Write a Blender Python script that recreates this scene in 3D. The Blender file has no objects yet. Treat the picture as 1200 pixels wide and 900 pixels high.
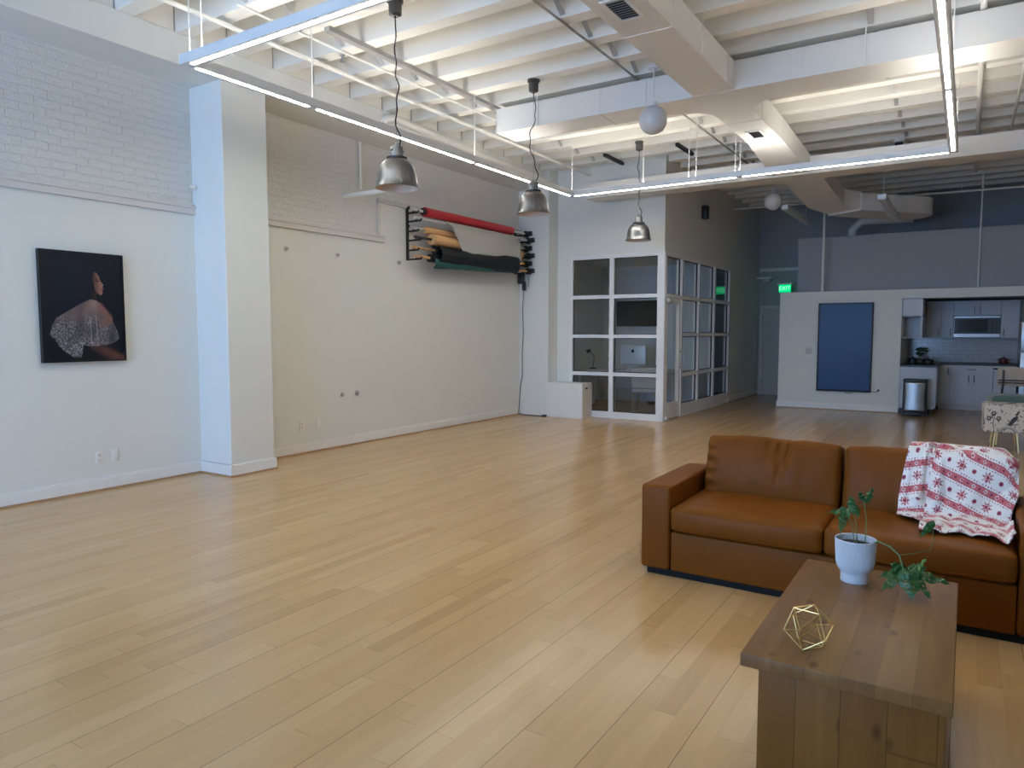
import bpy, bmesh, math, random
from mathutils import Vector, Matrix, noise as mnoise
PI = math.pi
random.seed(7)
SC = bpy.context.scene
SKY, EXPO = 6.1, 1.34
COL = SC.collection

# ------------------------------------------------------------------ materials
def S(r, g, b):
    def f(c):
        c /= 255.0
        return c / 12.92 if c <= 0.04045 else ((c + 0.055) / 1.055) ** 2.4
    return (f(r), f(g), f(b), 1.0)

class NT:
    def __init__(self, name):
        self.m = bpy.data.materials.new(name)
        self.m.use_nodes = True
        self.t = self.m.node_tree
        self.t.nodes.clear()
        self.out = self.t.nodes.new('ShaderNodeOutputMaterial')
    def n(self, typ, ins=None, **props):
        nd = self.t.nodes.new('ShaderNode' + typ)
        for k, v in props.items():
            setattr(nd, k, v)
        for k, v in (ins or {}).items():
            self.put(nd.inputs[k], v)
        return nd
    def put(self, sock, v):
        if isinstance(v, bpy.types.NodeSocket):
            self.t.links.new(v, sock)
        else:
            sock.default_value = v
    def math(self, op, a, b=0.0, c=0.0):
        nd = self.t.nodes.new('ShaderNodeMath')
        nd.operation = op
        self.put(nd.inputs[0], a); self.put(nd.inputs[1], b); self.put(nd.inputs[2], c)
        return nd.outputs[0]
    def mix(self, fac, a, b, blend='MIX'):
        nd = self.t.nodes.new('ShaderNodeMix')
        nd.data_type = 'RGBA'; nd.blend_type = blend
        self.put(nd.inputs[0], fac); self.put(nd.inputs[6], a); self.put(nd.inputs[7], b)
        return nd.outputs[2]
    def ramp(self, fac, stops):
        nd = self.t.nodes.new('ShaderNodeValToRGB')
        cr = nd.color_ramp
        while len(cr.elements) < len(stops):
            cr.elements.new(0.5)
        for e, (p, c) in zip(cr.elements, stops):
            e.position = p; e.color = c
        self.put(nd.inputs[0], fac)
        return nd.outputs[0]
    def coord(self, which='Object'):
        return self.n('TexCoord').outputs[which]
    def noise(self, vec, scale, detail=3.0, rough=0.55):
        nd = self.n('TexNoise', {'Vector': vec, 'Scale': scale, 'Detail': detail, 'Roughness': rough})
        return nd.outputs['Fac']
    def xyz(self, vec):
        nd = self.n('SeparateXYZ', {0: vec})
        return nd.outputs
    def comb(self, x, y, z):
        return self.n('CombineXYZ', {0: x, 1: y, 2: z}).outputs[0]
    def bump(self, h, strength, dist=0.01):
        return self.n('Bump', {'Height': h, 'Strength': strength, 'Distance': dist}).outputs[0]
    def pbsdf(self, color, rough=0.5, metal=0.0, normal=None, **ins):
        p = self.n('BsdfPrincipled')
        self.put(p.inputs['Base Color'], color)
        self.put(p.inputs['Roughness'], rough)
        self.put(p.inputs['Metallic'], metal)
        if normal is not None:
            self.put(p.inputs['Normal'], normal)
        for k, v in ins.items():
            self.put(p.inputs[k.replace('_', ' ')], v)
        self.t.links.new(p.outputs[0], self.out.inputs[0])
        return p

def plain(name, col, rough=0.5, metal=0.0, var=0.06, vscale=6.0, bump=0.0, bscale=60.0, **ins):
    t = NT(name)
    co = t.coord()
    nz = t.noise(co, vscale)
    lo = tuple(c * (1 - var) for c in col[:3]) + (1,)
    hi = tuple(min(1, c * (1 + var)) for c in col[:3]) + (1,)
    c = t.mix(nz, lo, hi)
    nrm = None
    if bump:
        nrm = t.bump(t.noise(co, bscale, 4.0), bump, 0.004)
    t.pbsdf(c, rough, metal, nrm, **ins)
    return t.m

def emis(name, col, strength):
    t = NT(name)
    e = t.n('Emission', {'Color': col, 'Strength': strength})
    t.t.links.new(e.outputs[0], t.out.inputs[0])
    return t.m

def glass_mat(name, tint, refl=1.5, rough=0.02):
    t = NT(name)
    tr = t.n('BsdfTransparent', {'Color': tint})
    gl = t.n('BsdfGlossy', {'Color': (1, 1, 1, 1), 'Roughness': rough})
    fr = t.n('Fresnel', {'IOR': refl})
    bf = t.n('NewGeometry').outputs['Backfacing']
    fac = t.math('MULTIPLY', fr.outputs[0], t.math('SUBTRACT', 1.0, bf))
    ms = t.n('MixShader', {0: fac, 1: tr.outputs[0], 2: gl.outputs[0]})
    t.t.links.new(ms.outputs[0], t.out.inputs[0])
    return t.m

def attr_mat(name, rough=0.6, bump=0.0, sheen=0.0):
    t = NT(name)
    a = t.n('Attribute', attribute_name='pattern')
    nrm = None
    if bump:
        nrm = t.bump(t.noise(t.coord(), 220.0, 2.0), bump, 0.003)
    t.pbsdf(a.outputs['Color'], rough, 0.0, nrm, Sheen_Weight=sheen)
    return t.m

def wood(name, across, along, width, length, cols, rough=0.4, seam=0.5, grain=1.0, every=1, coat=0.0, knots=0.0, bumpk=0.15, seamw=0.012, gk=1.0, spec=0.5):
    """planks: 'across'/'along' are axis numbers of object space"""
    t = NT(name)
    s = t.xyz(t.coord())
    a, l = s[across], s[along]
    third = s[3 - across - along]
    ra = t.math('DIVIDE', a, width)
    row = t.math('FLOOR', ra)
    fr = t.math('FRACT', ra)
    rn = t.n('TexWhiteNoise', {'Vector': t.comb(row, 3.1, 0.7)}, noise_dimensions='3D').outputs['Value']
    la = t.math('DIVIDE', t.math('ADD', l, t.math('MULTIPLY', rn, length * 7.0)), length)
    seg = t.math('FLOOR', la)
    fl = t.math('FRACT', la)
    wn = t.n('TexWhiteNoise', {'Vector': t.comb(row, seg, 1.3)}, noise_dimensions='3D')
    r1 = wn.outputs['Value']
    off = t.math('MULTIPLY', r1, 37.0)
    gv = t.comb(t.math('MULTIPLY', t.math('ADD', a, off), 26.0 * grain), t.math('MULTIPLY', l, 1.6 * grain), t.math('MULTIPLY', third, 8.0 * grain))
    g1 = t.noise(gv, 1.0, 5.0, 0.6)
    gv2 = t.comb(t.math('MULTIPLY', t.math('ADD', a, off), 7.0), t.math('MULTIPLY', l, 1.3), off)
    g2 = t.noise(gv2, 1.3, 3.0, 0.5)
    base = t.ramp(r1, [(i / (len(cols) - 1), c) for i, c in enumerate(cols)])
    dark = t.mix(0.55, base, (0.25, 0.13, 0.06, 1), 'MULTIPLY')
    c = t.mix(t.math('MULTIPLY', t.n('MapRange', {0: g1, 1: 0.25, 2: 0.80, 3: 0.0, 4: 0.55}).outputs[0], gk), base, dark)
    c = t.mix(t.n('MapRange', {0: g2, 1: 0.3, 2: 0.8, 3: 0.0, 4: 0.35 * gk}).outputs[0], c, dark)
    if knots:
        vo = t.n('TexVoronoi', {'Vector': t.comb(t.math('MULTIPLY', a, 9.0), t.math('MULTIPLY', l, 4.5), off), 'Scale': 1.0, 'Randomness': 1.0})
        kd = t.n('MapRange', {0: vo.outputs['Distance'], 1: 0.05, 2: 0.17, 3: knots, 4: 0.0}).outputs[0]
        c = t.mix(kd, c, (0.055, 0.02, 0.008, 1))
    # seams
    e1 = t.math('LESS_THAN', fr, seamw)
    ev = t.math('LESS_THAN', t.math('FRACT', t.math('DIVIDE', row, float(every))), 0.01 if every > 1 else 2.0)
    e1 = t.math('MULTIPLY', e1, ev)
    e2 = t.math('MULTIPLY', t.math('LESS_THAN', fl, 0.0025), 0.5)
    e = t.math('MULTIPLY', t.math('MAXIMUM', e1, e2), seam)
    c = t.mix(e, c, (0.03, 0.015, 0.008, 1))
    h = t.math('SUBTRACT', t.math('MULTIPLY', g1, 0.25), e)
    nrm = t.bump(h, bumpk, 0.002) if bumpk else None
    rr = t.math('ADD', rough, t.math('MULTIPLY', t.math('SUBTRACT', g2, 0.5), 0.12 * gk * gk))
    t.pbsdf(c, rr, 0.0, nrm, Coat_Weight=coat, Coat_Roughness=0.18, Specular_IOR_Level=spec)
    return t.m

def brick_mat(name, col):
    t = NT(name)
    s = t.xyz(t.coord())
    wob = t.noise(t.coord(), 5.0, 2.0)
    v = t.comb(t.math('ADD', s[1], t.math('MULTIPLY', wob, 0.05)), t.math('ADD', s[2], t.math('MULTIPLY', wob, 0.03)), 0.0)
    b = t.n('TexBrick', {'Vector': v, 'Scale': 1.0, 'Brick Width': 0.22, 'Row Height': 0.074, 'Mortar Size': 0.008, 'Mortar Smooth': 1.0, 'Color1': (1, 1, 1, 1), 'Color2': (0.75, 0.75, 0.75, 1), 'Mortar': (0, 0, 0, 1)}, offset=0.5)
    nz = t.noise(t.coord(), 14.0, 5.0, 0.6)
    nf = t.noise(t.coord(), 70.0, 3.0, 0.6)
    h = t.math('ADD', t.math('MULTIPLY', b.outputs['Color'], 0.34), t.math('ADD', t.math('MULTIPLY', nz, 1.1), t.math('MULTIPLY', nf, 0.5)))
    c = t.mix(nz, tuple(x * 0.93 for x in col[:3]) + (1,), col)
    c = t.mix(t.math('MULTIPLY', b.outputs['Fac'], 0.03), c, (0.25, 0.24, 0.22, 1))
    t.pbsdf(c, 0.55, 0.0, t.bump(h, 0.9, 0.016))
    return t.m

def leather_mat(name, col):
    t = NT(name)
    co = t.coord()
    n1 = t.noise(co, 3.5, 4.0, 0.6)
    n2 = t.noise(co, 26.0, 4.0, 0.6)
    vo = t.n('TexVoronoi', {'Vector': co, 'Scale': 320.0})
    lo = tuple(c * 0.72 for c in col[:3]) + (1,)
    hi = tuple(c * 1.22 for c in col[:3]) + (1,)
    c = t.mix(t.math('ADD', t.math('MULTIPLY', n1, 0.75), t.math('MULTIPLY', n2, 0.25)), lo, hi)
    h = t.math('ADD', t.math('MULTIPLY', vo.outputs['Distance'], 0.25), t.math('MULTIPLY', n2, 0.6))
    rr = t.math('ADD', 0.34, t.math('MULTIPLY', n2, 0.16))
    t.pbsdf(c, rr, 0.0, t.bump(h, 0.16, 0.004), Specular_IOR_Level=0.09)
    return t.m

def metal_brushed(name, col, rough=0.28):
    t = NT(name)
    s = t.xyz(t.coord('Object'))
    ang = t.math('ARCTAN2', s[1], s[0])
    n = t.noise(t.comb(t.math('MULTIPLY', ang, 14.0), 0.0, t.math('MULTIPLY', s[2], 1.0)), 1.0, 2.0)
    c = t.mix(n, tuple(x * 0.55 for x in col[:3]) + (1,), col)
    t.pbsdf(c, t.math('ADD', rough - 0.05, t.math('MULTIPLY', n, 0.12)), 1.0)
    return t.m

def tile_mat(name, col):
    t = NT(name)
    s = t.xyz(t.coord())
    b = t.n('TexBrick', {'Vector': t.comb(s[0], s[2], 0.0), 'Scale': 1.0, 'Brick Width': 0.2, 'Row Height': 0.075, 'Mortar Size': 0.003, 'Color1': col, 'Color2': tuple(x * 0.95 for x in col[:3]) + (1,), 'Mortar': (0.3, 0.3, 0.3, 1)})
    t.pbsdf(b.outputs['Color'], 0.14, 0.0, t.bump(t.math('SUBTRACT', 1.0, b.outputs['Fac']), 0.3, 0.003))
    return t.m

WHITE = (0.725, 0.74, 0.725, 1)
MAT = {
    'paint': plain('wall_paint', WHITE, 0.62, var=0.02, vscale=1.2, bump=0.05, bscale=90),
    'brick': brick_mat('painted_brick', (0.73, 0.725, 0.70, 1)),
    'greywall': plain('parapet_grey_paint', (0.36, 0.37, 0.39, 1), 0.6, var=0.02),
    'trimw': plain('trim_paint', (0.78, 0.78, 0.77, 1), 0.38, var=0.02),
    'ledge': plain('ledge_paint', (0.66, 0.63, 0.62, 1), 0.45, var=0.05),
    'joist': plain('joist_paint', (0.80, 0.785, 0.74, 1), 0.5, var=0.05, vscale=2.0, bump=0.08, bscale=25),
    'deck': plain('deck_paint', (0.79, 0.77, 0.72, 1), 0.6, var=0.05, vscale=3.0),
    'duct': plain('duct_paint', (0.74, 0.725, 0.70, 1), 0.42, var=0.03, vscale=2.0),
    'pipew': plain('pipe_paint', (0.80, 0.79, 0.75, 1), 0.4, var=0.03),
    'greychan': plain('zinc', (0.45, 0.44, 0.43, 1), 0.45, 0.6),
    'blackm': plain('black_metal', (0.012, 0.012, 0.014, 1), 0.45, 0.3),
    'darkm': plain('dark_nickel', (0.10, 0.10, 0.105, 1), 0.35, 0.8),
    'strap_shade': plain('strap_and_shade_grey', (0.42, 0.42, 0.43, 1), 0.5, 0.2),  # brace straps, and the shade lines painted on the joist infill
    'cordm': plain('rubber_cord', (0.012, 0.012, 0.012, 1), 0.85, Specular_IOR_Level=0.2),
    'blackp': plain('black_plastic', (0.015, 0.015, 0.017, 1), 0.4),
    'alu': plain('anodised_aluminium', (0.72, 0.73, 0.75, 1), 0.42, 0.25, var=0.02),
    'frame': plain('storefront_aluminium', (0.76, 0.77, 0.80, 1), 0.35, 0.0, var=0.03),
    'gasket': plain('gasket_rubber', (0.01, 0.01, 0.012, 1), 0.6),
    'steel': metal_brushed('spun_aluminium', (0.30, 0.30, 0.31, 1), 0.36),
    'stainless': plain('stainless_steel', (0.34, 0.34, 0.35, 1), 0.36, 1.0, var=0.05),
    'gold': plain('brass_wire', (0.72, 0.52, 0.22, 1), 0.28, 1.0),
    'lampin': plain('lamp_inside_enamel', (0.66, 0.56, 0.50, 1), 0.5),
    'floor': wood('maple_floor', 0, 1, 0.0905, 1.15, [(0.50, 0.305, 0.135, 1), (0.565, 0.355, 0.165, 1), (0.545, 0.335, 0.15, 1), (0.585, 0.375, 0.18, 1), (0.55, 0.345, 0.155, 1), (0.60, 0.39, 0.19, 1)], rough=0.21, seam=0.6, grain=2.6, every=3, bumpk=0.0, seamw=0.035, gk=0.5),
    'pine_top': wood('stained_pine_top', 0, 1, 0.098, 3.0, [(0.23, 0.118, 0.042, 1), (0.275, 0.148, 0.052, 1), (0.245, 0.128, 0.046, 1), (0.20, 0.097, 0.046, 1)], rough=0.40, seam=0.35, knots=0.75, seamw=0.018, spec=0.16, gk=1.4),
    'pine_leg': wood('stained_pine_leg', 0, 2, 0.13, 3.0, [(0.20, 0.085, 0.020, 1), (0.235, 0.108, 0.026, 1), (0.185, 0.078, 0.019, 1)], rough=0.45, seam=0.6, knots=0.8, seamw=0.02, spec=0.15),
    'leather': leather_mat('tan_leather', (0.17, 0.053, 0.007, 1)),
    'pot': plain('glazed_ceramic', (0.62, 0.63, 0.66, 1), 0.5, var=0.02),
    'soil': plain('potting_soil', (0.02, 0.013, 0.009, 1), 0.9, var=0.5, vscale=60, bump=0.9, bscale=120),
    'leaf': plain('monstera_leaf', (0.022, 0.088, 0.018, 1), 0.42, var=0.5, vscale=20, bump=0.1, bscale=40),
    'leafy': plain('young_leaf', (0.16, 0.28, 0.06, 1), 0.4, var=0.2, vscale=20),
    'stem': plain('plant_stem', (0.10, 0.17, 0.05, 1), 0.5, var=0.2),
    'screen': plain('screen_glass', (0.008, 0.040, 0.135, 1), 0.2, var=0.02, Specular_IOR_Level=0.13),
    'dglass': plain('dark_oven_glass', (0.012, 0.014, 0.018, 1), 0.12, var=0.02),
    'glass': glass_mat('window_glass', (0.80, 0.84, 0.85, 1)),
    'oglass': glass_mat('partition_glass', (0.95, 0.97, 0.98, 1), 1.45),
    'led': emis('led_diffuser', (0.95, 0.95, 0.86, 1), 23.0),
    'ledup': emis('led_uplight', (1.0, 0.95, 0.87, 1), 23.0),
    'globe': plain('opal_glass', (0.60, 0.61, 0.63, 1), 0.25, var=0.01),
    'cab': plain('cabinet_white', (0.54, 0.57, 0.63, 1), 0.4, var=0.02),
    'cabin': plain('cabinet_inside', (0.50, 0.50, 0.52, 1), 0.5),
    'counter': plain('dark_quartz', (0.025, 0.025, 0.028, 1), 0.4, var=0.5, vscale=80),
    'tile': tile_mat('glazed_tile', (0.50, 0.53, 0.58, 1)),
    'red': plain('red_vinyl', (0.50, 0.02, 0.03, 1), 0.38, var=0.08),
    'greyp': plain('grey_paper', (0.43, 0.42, 0.40, 1), 0.7, var=0.03),
    'tan': plain('tan_paper', (0.62, 0.36, 0.17, 1), 0.7, var=0.05),
    'blackpaper': plain('black_paper', (0.010, 0.010, 0.012, 1), 0.6, var=0.2, Specular_IOR_Level=0.3),
    'teal': plain('teal_paper', (0.005, 0.075, 0.075, 1), 0.55, var=0.1),
    'greenv': plain('green_velvet', (0.07, 0.13, 0.12, 1), 0.75, var=0.1, Sheen_Weight=0.4),
    'beige': plain('beige_fabric', (0.52, 0.46, 0.40, 1), 0.8, var=0.05, bump=0.2, bscale=200),
    'exit': emis('exit_green', (0.0, 0.75, 0.25, 1), 0.45),
    'exitw': emis('exit_letter', (0.3, 1.0, 0.6, 1), 0.6),
    'desk': plain('desk_laminate', (0.55, 0.54, 0.52, 1), 0.45),
    'redpot': plain('red_enamel', (0.13, 0.02, 0.028, 1), 0.4),
    'plywhite': plain('white_plywood', (0.76, 0.76, 0.77, 1), 0.5, var=0.03, vscale=8),
    'plyedge': plain('plywood_side', (0.66, 0.61, 0.57, 1), 0.55, var=0.06, vscale=12),
    'door': plain('door_paint', (0.45, 0.46, 0.46, 1), 0.45, var=0.03),
    'doorf': plain('door_frame_paint', (0.55, 0.55, 0.54, 1), 0.45),
    'stone': plain('wood_shoe_moulding', (0.40, 0.24, 0.13, 1), 0.45, var=0.1),
    'artm': attr_mat('printed_photograph', 0.3),
    'knit': attr_mat('patterned_fleece', 0.85, 0.35, 0.3),
    'toile': attr_mat('printed_upholstery', 0.75, 0.15),
}

# ------------------------------------------------------------------ mesh builder
class MB:
    def __init__(self):
        self.bm = bmesh.new()
        self.mi = 0
    def _add(self, b2, mat4=None):
        if mat4 is not None:
            b2.transform(mat4)
        for f in b2.faces:
            f.material_index = self.mi
        me = bpy.data.meshes.new('tmp')
        b2.to_mesh(me); b2.free()
        self.bm.from_mesh(me)
        bpy.data.meshes.remove(me)
        return self
    def box(self, x0, x1, y0, y1, z0, z1, bev=0.0, seg=2, rot=None):
        b = bmesh.new()
        bmesh.ops.create_cube(b, size=1.0)
        b.transform(Matrix.Diagonal((abs(x1 - x0), abs(y1 - y0), abs(z1 - z0), 1)))
        if bev > 0:
            bmesh.ops.bevel(b, geom=list(b.edges), offset=bev, segments=seg, profile=0.5, affect='EDGES')
        m = Matrix.Translation(((x0 + x1) / 2, (y0 + y1) / 2, (z0 + z1) / 2))
        if rot is not None:
            m = m @ rot
        return self._add(b, m)
    def cyl(self, p0, p1, r, r2=None, n=16, caps=True):
        p0, p1 = Vector(p0), Vector(p1)
        d = p1 - p0
        b = bmesh.new()
        bmesh.ops.create_cone(b, cap_ends=caps, segments=n, radius1=r, radius2=r if r2 is None else r2, depth=d.length)
        q = Vector((0, 0, 1)).rotation_difference(d.normalized())
        return self._add(b, Matrix.Translation((p0 + p1) / 2) @ q.to_matrix().to_4x4())
    def sphere(self, c, r, n=24, sc=(1, 1, 1)):
        b = bmesh.new()
        bmesh.ops.create_uvsphere(b, u_segments=n, v_segments=max(6, n // 2), radius=r)
        return self._add(b, Matrix.Translation(c) @ Matrix.Diagonal((sc[0], sc[1], sc[2], 1)))
    def tube(self, pts, r, n=8, r_end=None):
        pts = [Vector(p) for p in pts]
        rings = []
        up = Vector((0, 0, 1))
        bm = self.bm
        prev = None
        for i, p in enumerate(pts):
            if i == 0: t = pts[1] - pts[0]
            elif i == len(pts) - 1: t = pts[-1] - pts[-2]
            else: t = (pts[i + 1] - pts[i - 1])
            t.normalize()
            if prev is None:
                a = t.cross(up)
                if a.length < 1e-3: a = t.cross(Vector((1, 0, 0)))
            else:
                a = prev - t * prev.dot(t)
                if a.length < 1e-4: a = t.cross(up)
            a.normalize(); prev = a
            b = t.cross(a)
            rr = r if r_end is None else r + (r_end - r) * i / (len(pts) - 1)
            rings.append([bm.verts.new(p + (a * math.cos(2 * PI * k / n) + b * math.sin(2 * PI * k / n)) * rr) for k in range(n)])
        for i in range(len(rings) - 1):
            for k in range(n):
                f = bm.faces.new((rings[i][k], rings[i][(k + 1) % n], rings[i + 1][(k + 1) % n], rings[i + 1][k]))
                f.material_index = self.mi
        for rg in (rings[0][::-1], rings[-1]):
            f = bm.faces.new(rg); f.material_index = self.mi
        return self
    def lathe(self, prof, c=(0, 0, 0), n=40, rib=0, ribamp=0.0, ribz=None):
        bm = self.bm
        c = Vector(c)
        rings = []
        for (r, z) in prof:
            if r < 1e-6:
                rings.append([bm.verts.new(c + Vector((0, 0, z)))])
            else:
                ring = []
                for k in range(n):
                    a = 2 * PI * k / n
                    rr = r
                    if rib and (ribz is None or ribz[0] <= z <= ribz[1]):
                        rr += ribamp * math.cos(rib * a)
                    ring.append(bm.verts.new(c + Vector((rr * math.cos(a), rr * math.sin(a), z))))
                rings.append(ring)
        for A, B in zip(rings, rings[1:]):
            if len(A) == 1 and len(B) == 1: continue
            for k in range(n):
                k2 = (k + 1) % n
                if len(A) == 1: vs = (A[0], B[k2], B[k])
                elif len(B) == 1: vs = (A[k], A[k2], B[0])
                else: vs = (A[k], A[k2], B[k2], B[k])
                f = bm.faces.new(vs); f.material_index = self.mi
        return self
    def prism(self, poly, frm, d):
        """poly: list of 3D points (planar), extruded by vector d"""
        bm = self.bm
        d = Vector(d)
        A = [bm.verts.new(Vector(p)) for p in poly]
        B = [bm.verts.new(Vector(p) + d) for p in poly]
        n = len(A)
        fs = [bm.faces.new(A), bm.faces.new(B[::-1])]
        for i in range(n):
            fs.append(bm.faces.new((A[i], B[i], B[(i + 1) % n], A[(i + 1) % n])))
        for f in fs: f.material_index = self.mi
        return self
    def hexa(self, a, b):
        """a,b: two quads of 4 points, joined into a solid"""
        bm = self.bm
        A = [bm.verts.new(Vector(p)) for p in a]; B = [bm.verts.new(Vector(p)) for p in b]
        fs = [bm.faces.new(A[::-1]), bm.faces.new(B)]
        for i in range(4):
            fs.append(bm.faces.new((A[i], A[(i + 1) % 4], B[(i + 1) % 4], B[i])))
        for f in fs: f.material_index = self.mi
        return self
    def grid(self, fn, nu, nv, keep=None):
        bm = self.bm
        V = [[bm.verts.new(Vector(fn(i / nu, j / nv))) for j in range(nv + 1)] for i in range(nu + 1)]
        for i in range(nu):
            for j in range(nv):
                if keep and not keep((i + .5) / nu, (j + .5) / nv): continue
                f = bm.faces.new((V[i][j], V[i + 1][j], V[i + 1][j + 1], V[i][j + 1])); f.material_index = self.mi
        return self
    def build(self, name, mats, parent=None, world=True, smooth=35, pattern=None, origin=None, recalc=True):
        if not isinstance(mats, (list, tuple)): mats = [mats]
        loose = [v for v in self.bm.verts if not v.link_faces]
        if loose: bmesh.ops.delete(self.bm, geom=loose, context='VERTS')
        if recalc: bmesh.ops.recalc_face_normals(self.bm, faces=list(self.bm.faces))
        me = bpy.data.meshes.new(name)
        self.bm.to_mesh(me); self.bm.free()
        for m in mats: me.materials.append(MAT[m] if isinstance(m, str) else m)
        if pattern:
            at = me.color_attributes.new('pattern', 'FLOAT_COLOR', 'POINT')
            for i, v in enumerate(me.vertices):
                at.data[i].color = pattern(i, v.co)
        if smooth:
            me.shade_smooth()
            me.set_sharp_from_angle(angle=math.radians(smooth))
        o = bpy.data.objects.new(name, me)
        COL.objects.link(o)
        if parent is not None:
            o.parent = parent
            if world:
                off = Vector((0, 0, 0)); p = parent
                while p is not None:
                    off += p.location; p = p.parent
                me.transform(Matrix.Translation(-off))
        elif origin is not None:
            me.transform(Matrix.Translation(-Vector(origin)))
            o.location = origin
        return o

def sstep(a, b, x):
    t = max(0, min(1, (x - a) / (b - a))); return t * t * (3 - 2 * t)
def tag(o, label, cat, group=None, kind=None):
    o['label'] = label; o['category'] = cat
    if group: o['group'] = group
    if kind: o['kind'] = kind
    return o
def thing(name, label, cat, loc, rz=0.0, group=None):
    o = bpy.data.objects.new(name, None)
    o.empty_display_size = 0.1
    COL.objects.link(o)
    o.location = loc; o.rotation_euler = (0, 0, rz)
    return tag(o, label, cat, group)
def struct(mb, name, mats, label, cat, group=None, smooth=35, origin=None):
    return tag(mb.build(name, mats, smooth=smooth, origin=origin), label, cat, group, 'structure')
def dup(root, loc, label=None, group=None):
    r = root.copy(); COL.objects.link(r); r.location = loc
    if label: r['label'] = label
    if group: r['group'] = group
    for ch in list(root.children):
        c = ch.copy(); COL.objects.link(c); c.parent = r
        for g in ch.children:
            d = g.copy(); COL.objects.link(d); d.parent = c
    return r

# ------------------------------------------------------------------ dimensions
WX = -6.88          # left wall
RX = 5.2            # right wall
Y0 = -3.4           # window wall behind the viewer
YB = 17.55          # far wall
BZ0, BZ1 = 4.015, 4.305
DECK = 4.62
KY = 14.83          # kitchen front wall
OY, OX = 11.28, -4.26   # office corner

# ------------------------------------------------------------------ setting
struct(MB().box(WX - .2, RX + .2, Y0 - .2, YB + .2, -0.1, 0.0), 'floor', 'floor', 'pale maple strip floor with long narrow boards', 'floor', smooth=0)
struct(MB().box(WX - .2, RX + .2, Y0 - .2, YB + .2, DECK, DECK + .1), 'ceiling', 'deck', 'cream painted roof deck above the white joists', 'ceiling', smooth=0)

# left wall: plaster with painted brick above the ledges
b = MB()
def wall_strip(y0, y1, z0, z1, mi, dx=0.0):
    b.mi = mi
    b.box(WX - .2, WX + dx, y0, y1, z0, z1)
wall_strip(Y0, 4.8, 0, 2.79, 0)
wall_strip(Y0, 4.8, 2.79, DECK, 1, -0.012)
wall_strip(4.8, 7.33, 0, 2.79, 0)
wall_strip(4.8, 7.33, 2.79, DECK, 1, -0.012)
wall_strip(7.33, YB, 0, 3.31, 0)
wall_strip(7.33, YB, 3.31, DECK, 1, -0.012)
struct(b, 'wall_left', ['paint', 'brick'], 'long white wall with plaster below and painted brick above', 'wall', smooth=0)

# column and beam
struct(MB().box(WX - .05, -6.37, 4.535, 5.075, 0, BZ0, .006, 1), 'column', 'paint', 'square white column standing proud of the long wall', 'column')
struct(MB().box(WX - .05, -6.36, Y0, OY, BZ0, BZ1, .004, 1), 'beam', 'paint', 'deep white beam running along the top of the long wall', 'beam')
m = MB(); m.box(WX - .05, -6.40, Y0, OY, BZ1 + .012, DECK)
m.mi = 1; m.box(WX - .05, -6.41, Y0, OY, BZ1, BZ1 + .012)  # grey line along the beam top, painted in as the gap's shade
for k in range(-12, 14):
    yj = 3.60 + .5625 * k
    if Y0 < yj < OY: m.box(-6.40, -6.392, yj - .0895, yj - .0795, BZ1, DECK - .002)  # thin grey strip beside each joist end, standing in for its shadow
struct(m, 'beam', ['joist', 'strap_shade'], 'cream infill panels closing the gaps between joists above the beam, with painted shade lines', 'infill panel')
# ledges
def ledge(y0, y1, z, name, label, h=.1):
    m = MB()
    m.box(WX - .02, WX + .035, y0, y1, z, z + h * .62)
    m.box(WX - .02, WX + .05, y0, y1, z + h * .62, z + h * .8)
    m.box(WX - .02, WX + .028, y0, y1, z + h * .8, z + h)
    return struct(m, name, 'ledge', label, 'moulding')
ledge(Y0, 4.54, 2.72, 'trim_1', 'moulded ledge under the brick, above the framed portrait')
ledge(5.07, 7.4, 2.735, 'trim_2', 'moulded ledge under the brick between column and step')
ledge(7.29, 10.95, 3.27, 'trim_3', 'thin ledge running just above the paper rolls', .06)
struct(MB().box(WX - .02, WX + .02, 7.29, 7.335, 2.835, 3.3), 'trim_4', 'ledge', 'short upright moulding joining the two ledge heights', 'moulding')
# baseboards
def baseboard(pts, name, label):
    m = MB()
    for (x0, x1, y0, y1) in pts:
        m.mi = 0
        m.box(x0, x1, y0, y1, 0, .105)
        dx = .006 if x1 - x0 < y1 - y0 else 0
        dy = .006 if dx == 0 else 0
        m.box(x0, x1 - dx, y0 + dy, y1, .105, .122)
        m.mi = 1
        m.box(x0 - (dy and 0), x1 + (.012 if dx else 0), y0 - (.012 if dy else 0), y1, 0, .016)
    return struct(m, name, ['trimw', 'stone'], label, 'baseboard')
baseboard([(WX - .01, WX + .018, Y0, 4.535)], 'baseboard_left', 'white baseboard below the framed portrait')
baseboard([(WX, -6.352, 4.517, 4.54), (WX - .01, -6.352, 4.517, 5.093)], 'baseboard_column', 'white baseboard wrapping the foot of the column')
baseboard([(WX - .01, WX + .018, 5.075, 10.95)], 'baseboard_left', 'white baseboard between column and corner pier')
baseboard([(-3.2, -1.04, KY - .018, KY + .01)], 'baseboard_kitchen', 'white baseboard under the large black screen')
baseboard([(OX - .02, OX + .016, 15.16, YB)], 'baseboard_corridor', 'white baseboard past the end of the glazed office')
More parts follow.
